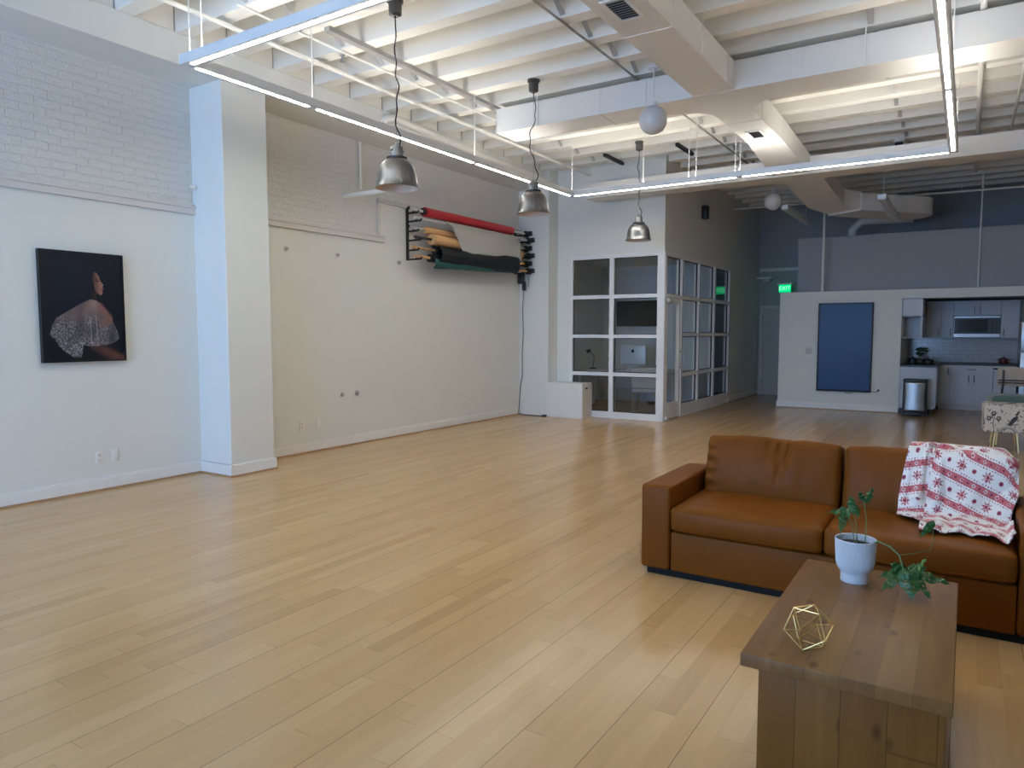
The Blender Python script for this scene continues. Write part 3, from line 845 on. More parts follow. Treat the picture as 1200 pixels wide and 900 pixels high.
MB().cyl((-6.45, 13.1, .75), (-6.45, 13.1, .77), .07, n=20).build('base', 'blackp', t)
MB().tube([(-6.45, 13.1, .77), (-6.42, 13.1, 1.0), (-6.52, 13.08, 1.12)], .008, 8).build('arm', 'blackp', t)
MB().cyl((-6.50, 13.08, 1.14), (-6.56, 13.06, 1.09), .02, .045, n=16).build('lamp_head', 'blackp', t)
t = thing('desk_plant', 'tiny potted plant on the office desk beside the computer', 'plant', (-6.05, 13.1, .75))
MB().lathe([(0, 0), (.04, 0), (.052, .09), (.045, .09), (.04, .075), (0, .075)], (-6.05, 13.1, .75), 20).build('pot', 'tan', t)
lf = MB()
for k in range(9):
    a = k * 2.4; lf.tube([(-6.05, 13.1, .82), (-6.05 + .03 * math.cos(a), 13.1 + .03 * math.sin(a), .9), (-6.05 + .07 * math.cos(a), 13.1 + .07 * math.sin(a), .98 + .01 * (k % 3))], .009, 6, .002)
lf.build('foliage', 'leaf', t)
for k, (x, h) in enumerate(((-5.15, .06), (-5.02, .11), (-4.88, .05))):
    bk = MB(); bk.box(x - .05, x + .05, 13.0, 13.2, .751, .751 + h, .003, 1)
    tag(bk.build('paper_stack' if k != 1 else 'storage_box', ['greyp', 'blackp', 'trimw'][k], origin=(x, 13.1, .751)), ['grey stack of papers on the office desk next to the computer', 'small black box on the office desk between two paper stacks', 'white stack of papers at the corridor end of the desk'][k], 'box' if k == 1 else 'papers')

# white plywood box
bx = thing('plywood_box', 'white plywood box with a hand hole standing before the office glazing', 'box', (-5.94, 11.0, 0))
BX0, BX1, BY0, BY1, BH = -6.262, -5.56, 10.89, 11.262, .606
MB().box(BX0, BX1, BY0, BY0 + .018, 0, BH).build('front_panel', 'plywhite', bx)
MB().box(BX0, BX1, BY1 - .018, BY1, 0, BH).build('back_panel', 'plywhite', bx)
MB().box(BX0, BX1, BY0 + .018, BY1 - .018, BH - .018, BH).build('top_panel', 'plywhite', bx)
MB().box(BX0, BX0 + .018, BY0 + .018, BY1 - .018, 0, BH - .018).build('side_panel', 'plyedge', bx)
sp = MB(); ya, yb, za, zb = 11.01, 11.12, .50, .535
sp.box(BX1 - .018, BX1, BY0 + .018, ya, 0, BH - .018); sp.box(BX1 - .018, BX1, yb, BY1 - .018, 0, BH - .018)
sp.box(BX1 - .018, BX1, ya, yb, 0, za); sp.box(BX1 - .018, BX1, ya, yb, zb, BH - .018)
sp.build('side_panel', 'plyedge', bx)
MB().box(BX1 - .03, BX1 - .026, ya - .02, yb + .02, za - .02, zb + .02).build('hand_hole', 'blackm', bx)

# ------------------------------------------------------------------ backdrop roll rack
rk = thing('backdrop_rack', 'black wall brackets with six hooks holding the paper rolls', 'rack', (WX, 9.35, 2.9))
RZ = [3.235, 3.115, 2.975, 2.845, 2.705, 2.575]
def bracket(y):
    m = MB()
    m.box(WX, WX + .03, y - .02, y + .02, 2.53, 3.29, .004, 1)
    for i, z in enumerate(RZ):
        ln = .20 if i % 2 == 0 else .25
        m.box(WX + .03, WX + ln, y - .014, y + .014, z - .045, z - .022)
        m.tube([(WX + ln, y, z - .034), (WX + ln + .02, y, z - .03), (WX + ln + .03, y, z - .005)], .012, 6)
        m.tube([(WX + ln - .075, y, z - .034), (WX + ln - .07, y, z - .01)], .012, 6)
        if i in (0, 2): m.sphere((WX + .035, y, z + .045), .024, 12)
    return m
bracket(7.89).build('bracket', 'blackm', rk)
bracket(10.78).build('bracket', 'blackm', rk)
RXs = [WX + (.2 if i % 2 == 0 else .25) - .02 for i in range(6)]
def knob(par, x, y, z):
    m = MB()
    m.cyl((x, y, z), (x, y + .07, z), .055, n=20); m.cyl((x + .015, y + .05, z + .01), (x + .10, y + .07, z + .012), .042, n=20)
    m.cyl((x, y - .03, z), (x, y, z), .035, n=16)
    for k in range(10):
        a = k * PI / 5; m.sphere((x + .05 * math.cos(a), y + .05, z + .05 * math.sin(a)), .011, 8)
    m.build('chain_wheel', 'blackp', par)
def roll(i, mat, r, ya, yb, label, core='alu', rr=.02):
    x, z = RXs[i], RZ[i]
    t = thing('backdrop_roll', label, 'paper roll', (x, (ya + yb) / 2, z))
    MB().cyl((x, 7.80, z), (x, 10.86, z), rr, n=14).build('core_tube', core, t)
    if mat:
        m = MB(); m.cyl((x, ya, z), (x, yb, z), r, n=28); m.build('paper', mat, t)
    knob(t, x, 10.855, z)
    return t
r1 = roll(0, 'red', .068, 8.07, 10.40, 'thick red roll at the top of the black wall rack')
m = MB(); m.cyl((RXs[0], 8.03, RZ[0]), (RXs[0], 8.075, RZ[0]), .05, n=20); m.build('end_cap', 'blackp', r1)
r2 = roll(1, 'greyp', .036, 8.48, 10.58, 'thin grey roll under the red one, its sheet hanging down over the tan rolls')
def sheet(u, v):   # hanging grey sheet
    y = 8.5 + 1.98 * u
    x = RXs[1] + .039 + .062 * sstep(0, .35, v) + .012 * math.sin(u * 9 + 4 * v)
    drop = .02 + .385 * (1 - .62 * math.exp(-(u / .09) ** 2)) * (1 + .03 * math.sin(u * 12))
    return (x, y + .12 * v * math.exp(-(u / .14) ** 2), RZ[1] - drop * v)
sm = MB(); sm.grid(sheet, 40, 14); so = sm.build('hanging_sheet', 'greyp', r2, recalc=False)
sd = so.modifiers.new('thick', 'SOLIDIFY'); sd.thickness = .003
roll(2, 'tan', .052, 8.06, 10.56, 'tan paper roll, the slimmer one half hidden behind the hanging grey sheet', 'greyp')
r4 = roll(3, 'tan', .080, 8.16, 10.60, 'thick tan paper roll below the slimmer tan one behind the grey sheet', 'blackp')
r5 = roll(4, 'blackpaper', .062, 8.30, 10.36, 'black paper roll with a loose sagging layer below the tan rolls', 'tan')
def cloth(y0, y1, prof, wav, amp, seed):
    """hanging layer: prof(u) gives (x, z) points from top to foot"""
    def f(u, v):
        P = prof(u); k = v * (len(P) - 1); i = min(len(P) - 2, int(k)); t_ = k - i
        x = P[i][0] * (1 - t_) + P[i + 1][0] * t_; z = P[i][1] * (1 - t_) + P[i + 1][1] * t_
        n = mnoise.noise((u * wav, v * 2.5, seed))
        return (x + amp * n, y0 + (y1 - y0) * u + .02 * n, z + amp * .5 * mnoise.noise((u * wav * 1.7, v, seed + 4)))
    return f
def black_prof(u):
    a = RXs[0] - .03; e = RXs[1] + .135
    tz = 2.785 - .03 * math.sin(u * PI * 1.4 + .4) - .03 * u
    return [(a, tz - .01), (RXs[0] + .05, tz + .012), (RXs[1] + .09, tz - .015), (e, tz - .07), (e + .012, 2.63), (e - .005, 2.56), (e - .05, 2.515 - .02 * u)]
def teal_prof(u):
    e = RXs[1] + .085
    return [(RXs[1] + .02, 2.56), (e, 2.56), (e + .012, 2.52), (e + .005, 2.475 + .03 * u), (e - .03, 2.425 + .075 * u)]
m = MB(); m.grid(cloth(8.24, 10.40, black_prof, 5, .012, 1.7), 40, 24)
o = m.build('loose_layer', 'blackpaper', r5, recalc=False); o.modifiers.new('thick', 'SOLIDIFY').thickness = .003
r6 = roll(5, 'blackpaper', .060, 8.12, 10.45, 'dark roll with a teal back, lowest on the black wall rack', 'tan')
m = MB(); m.grid(cloth(8.14, 10.15, teal_prof, 4, .010, 3.1), 40, 12)
o = m.build('loose_layer', 'teal', r6, recalc=False); o.modifiers.new('thick', 'SOLIDIFY').thickness = .003
ca = thing('power_cable', 'thin black power cable hanging from the roll rack down to the floor', 'cable', (WX + .08, 10.84, 0))
m = MB(); m.box(WX + .04, WX + .14, 10.82, 10.90, 2.36, 2.54, .012, 2); m.box(WX + .12, WX + .18, 10.84, 10.90, 2.24, 2.40, .01, 2); m.build('motor_box', 'blackp', ca)
m = MB(); m.tube([(WX + .14, 10.87, 2.26), (WX + .12, 10.87, 1.9), (WX + .135, 10.87, 1.5), (WX + .11, 10.87, 1.1), (WX + .115, 10.87, .72), (WX + .07, 10.87, .5), (WX + .05, 10.87, .2), (WX + .04, 10.86, .02), (WX + .2, 10.82, .008), (WX + .42, 10.80, .008), (WX + .58, 10.84, .008)], .007, 7)
m.tube([(WX + .22, 10.89, 2.50), (WX + .23, 10.885, 2.38), (WX + .22, 10.89, 2.3)], .006, 6)
m.build('cord', 'blackp', ca)
m = MB(); m.box(WX + .56, WX + .64, 10.80, 10.85, .0, .035, .008, 2); m.build('plug', 'blackp', ca)

# ------------------------------------------------------------------ framed portrait
AX, AY0, AY1, AZ0, AZ1 = WX, 3.010, 3.742, 1.226, 2.228
art = thing('framed_portrait', 'tall framed photograph of a person in a sheer sequinned cape on a dark background', 'picture', (AX, (AY0 + AY1) / 2, AZ0))
m = MB()
for (a, c, e, g) in ((AY0, AY0 + .014, AZ0, AZ1), (AY1 - .014, AY1, AZ0, AZ1), (AY0 + .014, AY1 - .014, AZ0, AZ0 + .014), (AY0 + .014, AY1 - .014, AZ1 - .014, AZ1)):
    m.box(AX, AX + .05, a, c, e, g)
m.build('frame', 'blackm', art)
def inpoly(u, v, P):
    c = False; j = len(P) - 1
    for i in range(len(P)):
        if (P[i][1] > v) != (P[j][1] > v) and u < (P[j][0] - P[i][0]) * (v - P[i][1]) / (P[j][1] - P[i][1]) + P[i][0]: c = not c
        j = i
    return c
def segd(u, v, a, b):
    ax, ay = a; bx, by = b; dx, dy = bx - ax, by - ay
    s = max(0, min(1, ((u - ax) * dx + (v - ay) * dy) / (dx * dx + dy * dy)))
    return math.hypot(u - ax - s * dx, v - ay - s * dy), s
CAPE = [(.575, .425), (.44, .475), (.30, .54), (.155, .605), (.10, .68), (.07, .76), (.13, .80), (.17, .86), (.25, .92), (.34, .965), (.44, .975), (.455, .92), (.47, .855), (.57, .87), (.66, .865), (.78, .855), (.90, .825), (.94, .79), (.91, .72), (.86, .63), (.80, .55), (.72, .475), (.66, .435)]
FACE = [(.635, .165), (.67, .17), (.70, .205), (.715, .245), (.755, .285), (.742, .30), (.752, .325), (.735, .34), (.74, .362), (.72, .385), (.675, .365), (.645, .34), (.625, .27), (.615, .21)]
def art_col(u, v):
    c = [.0012, .0055, .019]
    g = .6 + .5 * math.exp(-((u - .35) ** 2 + (v - .3) ** 2) / .12)
    c = [x * g for x in c]
    def over(col, a):
        for i in range(3): c[i] = c[i] * (1 - a) + col[i] * a
    n = mnoise.noise((u * 9, v * 9, 3.3)); nf = mnoise.noise((u * 40, v * 40, 1.1))
    # neck, chest, leg
    d, s = segd(u, v, (.64, .37), (.61, .46)); over((.05, .025, .022), max(0, 1 - d / .05) * .7)
    d, s = segd(u, v, (.60, .86), (1.0, 1.02)); over((.14, .055, .04), max(0, min(1, 1.5 - d / .045)) * (.35 + .5 * s))
    if inpoly(u, v, CAPE):
        edge = .35 + .25 * n
        top = max(0, 1 - abs(v - .5) / .12)
        k_ = sstep(.50, .70, v + .05 * n); col = tuple(a_ * (1 - k_) + b_ * k_ for a_, b_ in zip((.30, .20, .19), (.105, .095, .115)))
        a = .55 + .25 * n + .2 * math.sin((u - .6) * 46 + n * 3) * (v - .40)
        a += .35 * max(0, 1 - math.hypot((u - .60) / .14, (v - .48) / .09))
        over(col, max(.12, min(.95, a)))
        if v > .55:
            x_, y_ = u * 40 + .8 * n, v * 54 + .8 * nf
            best = 9
            for ci in (-1, 0, 1):
                for cj in (-1, 0, 1):
                    gx, gy = math.floor(x_) + ci, math.floor(y_) + cj
                    px = gx + .5 + .42 * mnoise.cell((gx * 1.3 + .1, gy * 2.1 + .2, 1.5)); py = gy + .5 + .42 * mnoise.cell((gx * 2.7 + .3, gy * 1.1 + .4, 7.5))
                    best = min(best, math.hypot(x_ - px, y_ - py))
            if best < .40: over((.62, .58, .62), max(0, (.42 + .55 * n)) * sstep(.50, .72, v + .06 * n) * (1 - best / .42))
        for uu in (.565, .64): 
            if abs(u - uu - .03 * (v - .5)) < .006 and v > .58: over((.50, .46, .48), .35)
        if not inpoly(u * .97 + .5 * .03, v * .97 + .65 * .03 - .0, CAPE) or v > .83 and nf > .2: over((.5, .5, .54), .3)
    # arm and hand
    d, s = segd(u, v, (.70, .49), (.82, .60)); over((.22, .10, .085), max(0, min(1, 1.6 - d / .030)) * .8)
    for k in range(4):
        d, s = segd(u, v, (.84, .61 + .012 * k), (.70, .625 + .024 * k)); over((.22 - .02 * k, .10, .08), max(0, min(1, 1.5 - d / .012)) * .85)
    if inpoly(u, v, FACE):
        sh = min(1, max(.12, (u - .60) / .12 - .6 * abs(v - .30)))
        over((.36 * sh, .17 * sh, .13 * sh), .95)
        for (eu, ev, eru, erv, col) in ((.675, .25, .025, .008, (.02, .01, .01)), (.735, .325, .02, .007, (.16, .03, .035)), (.665, .228, .03, .006, (.03, .015, .012))):
            if ((u - eu) / eru) ** 2 + ((v - ev) / erv) ** 2 < 1: over(col, .8)
    return (c[0], c[1], c[2], 1)
NA, NB = 230, 320
m = MB(); m.grid(lambda u, v: (AX + .042, AY0 + .014 + u * (AY1 - AY0 - .028), AZ1 - .014 - v * (AZ1 - AZ0 - .028)), NA, NB)
m.build('print', 'artm', art, pattern=lambda i, co: art_col((i // (NB + 1)) / NA, (i % (NB + 1)) / NB), recalc=True)

# outlets and wall plates
def outlet(y, z, label, x=WX, kind='outlet'):
    t = thing('wall_outlet' if kind == 'outlet' else 'outlet_cover', label, 'outlet' if kind == 'outlet' else 'wall plate', (x, y, z))
    MB().box(x, x + .007, y - .037, y + .037, z - .06, z + .06, .003, 2).build('cover_plate', 'trimw', t)
    if kind == 'outlet':
        m = MB()
        for dz in (-.024, .024): m.cyl((x + .005, y, z + dz), (x + .0085, y, z + dz), .016, n=16)
        m.build('socket', 'plyedge', t)
        m = MB()
        for dz in (-.024, .024):
            for dy in (-.006, .006): m.box(x + .0082, x + .0092, y + dy - .001, y + dy + .001, z + dz - .004, z + dz + .005)
        m.build('slot', 'blackp', t)
    else:
        for dz in (-.045, .045): MB().cyl((x + .006, y, z + dz), (x + .009, y, z + dz), .004, n=8).build('screw', 'alu', t)
outlet(3.472, .312, 'white double outlet low under the portrait, nearer the street windows')
outlet(3.616, .316, 'white blank plate low under the portrait, beside the double outlet', kind='blank')
outlet(5.90, .345, 'white double outlet just past the column near the floor')
outlet(6.16, .338, 'white blank plate low on the wall past the column', kind='blank')
outlet(9.28, .333, 'white double outlet low under the black rolls')
outlet(9.66, .33, 'white blank plate low under the black rolls, nearer the pier', kind='blank')
def mount(y, z, label, r=.034, mat_='plyedge'):
    t = thing('wall_mount', label, 'wall plate', (WX, y, z))
    m = MB(); m.cyl((WX, y, z), (WX + .012, y, z), r, n=20); m.build('base_plate', mat_, t)
    m = MB(); m.cyl((WX + .012, y, z), (WX + .03, y, z), r * .45, n=14); m.build('threaded_socket', 'greychan', t)
mount(5.725, 2.49, 'small round metal mount under the ledge, nearest the column')
mount(6.54, 2.487, 'small round metal mount under the ledge, midway between column and rack')
mount(7.715, 2.488, 'small round metal mount just below the rack bracket')
mount(6.58, .68, 'low round metal mount, the one of two nearer the column', .03, 'greychan')
mount(6.845, .682, 'low round metal mount, the one of two nearer the rack', .03, 'greychan')

# ------------------------------------------------------------------ sofa
def pillow(b, r, puff, n=(18, 14, 8), wrinkle=0.0, wscale=4.0, seed=0.0, crease=None):
    """rounded cushion; b = full size; puff = (x,y,z) bulge; centred on 0"""
    bx_, by_, bz_ = b[0] / 2, b[1] / 2, b[2] / 2
    bm = bmesh.new()
    def face(fn, nu, nv):
        V = [[bm.verts.new(fn(-1 + 2 * i / nu, -1 + 2 * j / nv)) for j in range(nv + 1)] for i in range(nu + 1)]
        for i in range(nu):
            for j in range(nv): bm.faces.new((V[i][j], V[i + 1][j], V[i + 1][j + 1], V[i][j + 1]))
    nx, ny, nz = n
    for s in (-1, 1):
        face(lambda u, v: Vector((u * bx_, v * by_, s * bz_)), nx, ny)
        face(lambda u, v: Vector((u * bx_, s * by_, v * bz_)), nx, nz)
        face(lambda u, v: Vector((s * bx_, u * by_, v * bz_)), ny, nz)
    bmesh.ops.remove_doubles(bm, verts=list(bm.verts), dist=1e-5)
    for v in bm.verts:
        p = v.co.copy()
        q = Vector((max(-bx_ + r, min(bx_ - r, p.x)), max(-by_ + r, min(by_ - r, p.y)), max(-bz_ + r, min(bz_ - r, p.z))))
        d = p - q
        if d.length > 1e-9: p = q + d.normalized() * r
        u, w, t = p.x / bx_, p.y / by_, p.z / bz_
        p.x += puff[0] * u * (1 - w * w) * (1 - t * t)
        p.y += puff[1] * w * (1 - u ** 4) * (1 - t * t)
        p.z += puff[2] * t * (1 - u ** 4) * (1 - w * w)
        if wrinkle:
            k = mnoise.noise(Vector((p.x * wscale + seed, p.y * wscale, p.z * wscale * .5))) + .5 * mnoise.noise(Vector((p.x * wscale * 3 + seed, p.y * wscale * 3, p.z * wscale)))
            p += (p - q * .8).normalized() * wrinkle * k
        if crease: p = crease(p, u, w, t)
        v.co = p
    m = MB(); m.bm.free(); m.bm = bm
    return m
sofa = thing('leather_sofa', 'brown leather two seat sofa with wide square arms behind the coffee table', 'sofa', (-.615, 4.5, 0), 0.0)
SX0, SX1, SY0, SY1 = -1.672, .437, 4.085, 4.95
for (x0, x1) in ((SX0, SX0 + .187), (SX1 - .187, SX1)):
    m = MB(); m.box(x0, x1, SY0, SY1, .04, .562, .022, 4); m.build('arm', 'leather', sofa)
m = MB(); m.box(SX0 + .19, SX1 - .19, SY0 + .012, SY1 - .05, .04, .282, .012, 3); m.build('base', 'leather', sofa)
m = MB(); m.box(SX0 + .19, SX1 - .19, SY1 - .16, SY1, .04, .60, .02, 3); m.build('back_frame', 'leather', sofa)
m = MB(); m.box(SX0 + .035, SX1 - .035, SY0 + .03, SY1 - .03, 0, .041); m.build('plinth', 'cordm', sofa)
cw = (SX1 - SX0 - 2 * .19) / 2
for i in (0, 1):
    cx = SX0 + .19 + cw * (i + .5)
    m = pillow((cw - .004, .70, .150), .030, (0, .014, .018), (30, 24, 10), .003, 5, i * 7.3)
    m.bm.transform(Matrix.Translation((cx, 4.41, .368)))
    o = m.build('seat_cushion', 'leather', sofa, smooth=180)
    m = MB()
    for zz in (.318,):
        pts = [(cx - cw / 2 + .05 + (cw - .1) * k / 20, 4.41 - .35 - .004 - .010 * (1 - (2 * k / 20 - 1) ** 4), zz - .004 * math.sin(k)) for k in range(21)]
        m.tube(pts, .0022, 6)
    m.build('piping', 'leather', o)
def back_crease(i):
    def f(p, u, w, t):
        if i == 0:
            for (uc, t0, amp, wd) in ((.12, .75, .034, .05), (.26, .55, .030, .035), (-.02, .8, .018, .05), (.19, .1, .016, .05)):
                g = math.exp(-((u - uc - .06 * (t - .5)) / wd) ** 2) * math.exp(-((t - t0) / .38) ** 2)
                if w < 0: p.y += amp * g
            g = math.exp(-((u + .93) / .10) ** 2) * math.sin(t * 16) * .009
            p.y += g
        p.z -= .018 * max(0, t) * u * u
        p.z -= .010 * max(0, t) * math.exp(-((u - .15) / .25) ** 2)
        return p
    return f
for i in (0, 1):
    cx = SX0 + .19 + cw * (i + .5)
    m = pillow((cw - (.010 if i else .044), .19, .415), .030, (.006, .030, .006), (60, 14, 36), .0065, 5.5, 3.1 + i * 5.7, back_crease(i))
    m.bm.transform(Matrix.Translation((cx + (.008 if i else .014), 4.745, .606)) @ Matrix.Rotation(-.19, 4, 'X'))
    m.build('back_cushion', 'leather', sofa, smooth=180)

# ------------------------------------------------------------------ throw blanket
BU, BV = 150, 260
LEN = 1.26      # length of the cloth along the drape, metres
WID = .70
def drape_path(s):
    """profile of the drape in (y,z): behind the cushion, over its top, down its face, onto the seat"""
    P = [(5.01, .50), (4.975, .66), (4.945, .78), (4.90, .822), (4.845, .836), (4.775, .828), (4.715, .79), (4.675, .73), (4.635, .64), (4.585, .55), (4.535, .485), (4.47, .464), (4.40, .470), (4.33, .466), (4.27, .463), (4.22, .461)]
    L = [0]
    for a, c in zip(P, P[1:]): L.append(L[-1] + math.hypot(c[0] - a[0], c[1] - a[1]))
    d = s * L[-1]
    for i in range(len(P) - 1):
        if d <= L[i + 1] or i == len(P) - 2:
            f = (d - L[i]) / (L[i + 1] - L[i]); f = max(0, min(1, f))
            p0 = P[max(0, i - 1)]; p1 = P[i]; p2 = P[i + 1]; p3 = P[min(len(P) - 1, i + 2)]
            def cr(k): return .5 * (2 * p1[k] + (p2[k] - p0[k]) * f + (2 * p0[k] - 5 * p1[k] + 4 * p2[k] - p3[k]) * f * f + (3 * p1[k] - p0[k] - 3 * p2[k] + p3[k]) * f ** 3)
            return cr(0), cr(1)
def blanket_pt(u, v):
    y, z = drape_path(v)
    x0 = -.255 - .045 * sstep(.3, .7, v) + .12 * sstep(.80, .90, v)
    x1 = .262 - .03 * sstep(.55, .72, v)
    x = x0 + (x1 - x0) * u
    n1 = mnoise.noise((u * 3.1, v * 2.6, .4)); n2 = mnoise.noise((u * 9.0, v * 8.0, 2.2))
    face = sstep(.30, .42, v) * (1 - sstep(.66, .74, v))
    out = .010 + .010 * n1 * (.3 + face) + .004 * n2
    # deep fold and pleats near the free edge
    fold = math.exp(-((u - .245 - .04 * (v - .5)) / .030) ** 2)
    out += face * (.050 * math.exp(-((u - .17) / .05) ** 2) + .040 * math.exp(-((u - .33) / .07) ** 2) - .030 * fold + .012 * math.sin(u * 17 + v * 6) * sstep(.3, .6, u))
    out += face * .022 * math.exp(-((u - .05) / .04) ** 2)
    topr = sstep(.18, .26, v) * (1 - sstep(.34, .42, v))
    out += topr * (.012 * math.exp(-((u - .22) / .04) ** 2))
    # droop at the far edge of the cushion
    z -= .055 * sstep(.86, 1.0, u) * sstep(.15, .3, v) * (1 - sstep(.5, .7, v))
    y -= out * (.9 if face > .1 else .35)
    z += out * (.55 if face < .9 else .2)
    seat = sstep(.70, .78, v)
    if seat > 0:
        rump = .016 * abs(math.sin(u * 11 + 2.2 * n1 + v * 9)) + .018 * max(0, mnoise.noise((u * 7, v * 12, 5.5)))
        z += seat * rump
        y -= seat * .03 * math.sin(u * 6 + 1) * (v - .7) / .3
        y -= seat * .07 * (u - .3) * (v - .7) / .3
    z += .05 * sstep(.93, 1, u) * sstep(.72, .85, v)
    return (x, y, z)
RED = (.36, .02, .045, 1); PINK = (.56, .13, .15, 1); CREAM = (.80, .78, .77, 1); DRED = (.22, .012, .05, 1)
def knit_col(i, co):
    a = (i // (BV + 1)) / BU; c = (i % (BV + 1)) / BV
    p = a * WID; q = c * LEN
    th = -.34 if a > .245 else .20
    X = (p - .17) * math.cos(th) - q * math.sin(th); Y = (p - .17) * math.sin(th) + q * math.cos(th)
    per = .150
    Y = Y + .02
    row = math.floor(Y / per); f = (Y / per - row) * per
    bw = .040
    if f < bw:
        if f < .004 or f > bw - .004: return RED
        g = (X / .040) % 1.0; k = math.floor(X / .040)
        d = abs(g - .5) * .040 + abs(f - bw / 2)
        if d < .0085: return DRED if k % 2 else RED
        if d < .013: return CREAM if k % 2 == 0 else PINK
        return PINK
    if abs(f - bw - .011) < .0035 or abs(f - per + .011) < .0035:
        return RED if (X / .018) % 1 < .42 else CREAM
    yc = bw + (per - bw) / 2
    k = math.floor(X / .085); gx = X - (k + .5) * .085; gy = f - yc
    if (k + row) % 2 == 0:
        r = math.hypot(gx, gy)
        if r < .0115: return DRED
        if r < .014: return PINK
    else:
        r = math.hypot(gx, gy); an = math.atan2(gy, gx)
        if r < .034:
            for j in range(8):
                aj = j * PI / 4
                da = (an - aj + PI) % (2 * PI) - PI
                t_ = r * math.cos(da); s_ = abs(r * math.sin(da))
                if t_ > 0 and s_ < .0028: return RED
                if j % 2 == 0 and .016 < t_ < .027 and s_ < (.027 - t_) * .9 + .002 and s_ < .009: return RED
    return CREAM
m = MB(); m.grid(blanket_pt, BU, BV)
def drape_fix(mb, targets, gap):
    from mathutils.bvhtree import BVHTree
    trees = []
    for o in targets:
        off = Vector((0, 0, 0)); p = o
        while p is not None: off += p.location; p = p.parent
        me = o.data
        trees.append(BVHTree.FromPolygons([v.co + off for v in me.vertices], [tuple(pg.vertices) for pg in me.polygons]))
    bm = mb.bm; bm.verts.ensure_lookup_table()
    for it in range(4):
        for v in bm.verts:
            for tr in trees:
                loc, nrm, idx, dist = tr.find_nearest(v.co, .2)
                if loc is None: continue
                sd = (v.co - loc).dot(nrm)
                if sd < gap: v.co += nrm * min(gap - sd, .12)
        if it < 2: bmesh.ops.smooth_vert(bm, verts=list(bm.verts), factor=.35, use_axis_x=True, use_axis_y=True, use_axis_z=True)
drape_fix(m, [o for o in sofa.children if o.name.split('.')[0] in ('back_cushion', 'seat_cushion', 'arm', 'back_frame')], .011)
bl = m.build('throw_blanket', 'knit', smooth=180, pattern=knit_col, recalc=False, origin=None)
bl.modifiers.new('thick', 'SOLIDIFY').thickness = .006
bl.modifiers['thick'].offset = 0
tag(bl, 'white fleece throw with red snowflake bands draped over the sofa back and seat', 'blanket')

# ------------------------------------------------------------------ coffee table
ct = thing('coffee_table', 'rustic stained pine coffee table with a thick plank top and slab legs', 'table', (-.29, 2.85, 0))
TX0, TX1, TY0, TY1, TZ = -.584, .006, 2.28, 3.42, .46
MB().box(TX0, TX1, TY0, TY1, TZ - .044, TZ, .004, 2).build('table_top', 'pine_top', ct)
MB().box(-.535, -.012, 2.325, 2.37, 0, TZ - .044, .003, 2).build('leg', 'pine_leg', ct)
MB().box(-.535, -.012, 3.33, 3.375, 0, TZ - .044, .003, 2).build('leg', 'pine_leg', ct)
MB().box(-.31, -.26, 2.37, 3.33, .12, .24, .003, 1).build('stretcher', 'pine_top', ct)

# brass icosahedron
ic = MB()
phi = (1 + 5 ** .5) / 2
vs = [Vector(v).normalized() for v in [(0, 1, phi), (0, 1, -phi), (0, -1, phi), (0, -1, -phi), (1, phi, 0), (1, -phi, 0), (-1, phi, 0), (-1, -phi, 0), (phi, 0, 1), (phi, 0, -1), (-phi, 0, 1), (-phi, 0, -1)]]
R0 = .078
# rest on a face
fc = (vs[3] + vs[1] + vs[9]).normalized()
rot = fc.rotation_difference(Vector((0, 0, -1))).to_matrix()
rz = Matrix.Rotation(.35, 3, 'Z')
vs = [(rz @ (rot @ v)) * R0 for v in vs]
zm = min(v.z for v in vs)
cpos = Vector((-.407, 2.452, TZ - zm + .002))
for i in range(12):
    for j in range(i):
        if abs((vs[i] - vs[j]).length - R0 * 1.0515) < .004: ic.cyl(cpos + vs[i], cpos + vs[j], .0019, n=8)
for v in vs: ic.sphere(cpos + v, .0026, 8)
tag(ic.build('geometric_ornament', 'gold', origin=(cpos.x, cpos.y, TZ)), 'open brass wire icosahedron lying on the coffee table', 'ornament')

# potted monstera
PX, PY = -.362, 3.222
pl = thing('potted_plant', 'young monstera in a ribbed white footed pot on the coffee table', 'plant', (PX, PY, TZ))
prof = [(0, .0), (.054, 0), (.0545, .004), (.0545, .034), (.056, .040), (.064, .050), (.070, .066), (.0735, .085), (.0785, .172), (.080, .176), (.0785, .180), (.0745, .178), (.0735, .165), (.070, .155)]
MB().lathe(prof, (PX, PY, TZ), 180, rib=60, ribamp=.0016, ribz=(.06, .172)).build('pot', 'pot', pl)
m = MB(); m.lathe([(0, .160), (.03, .159), (.055, .156), (.0715, .152)], (PX, PY, TZ), 32); m.build('soil', 'soil', pl)
def leaf(base, tip, width, normal, mat='leaf', holes=True, droop=.15, fold=.25, name='leaf', parent=None):
    base, tip = Vector(base), Vector(tip)
    ax = tip - base; L = ax.length; ax.normalize()
    nrm = Vector(normal); nrm = (nrm - ax * nrm.dot(ax)).normalized()
    sd = ax.cross(nrm)
    hs = []
    if holes:
        for k in range(4):
            s0 = .28 + .14 * k
            for sg in (-1, 1): hs.append((s0 + .04 * (sg > 0), sg * (.44 - .03 * abs(k - 1)), .026, .17))
    def w(s): return width * (math.sin(PI * min(1, s ** .72)) ** .85) * (1 - .25 * s)
    def fn(u, v):
        t = 2 * v - 1
        s = u
        ww = w(s) * t * .5
        return base + ax * (L * (s - .06 * abs(t) * (1 - s) * 1.4)) + sd * ww + nrm * (-droop * L * s * s - fold * abs(ww) + .006 * math.sin(s * 18 + t))
    def keep(u, v):
        t = 2 * v - 1
        for (hu, ht, ru, rt) in hs:
            du = u - hu - .10 * (abs(t) - abs(ht)); dt = t - ht
            if (du / ru) ** 2 + (dt / rt) ** 2 < 1: return False
        return True
    m = MB(); m.grid(fn, 34, 26, keep)
    return m.build(name, mat, parent or pl, smooth=180, recalc=False)
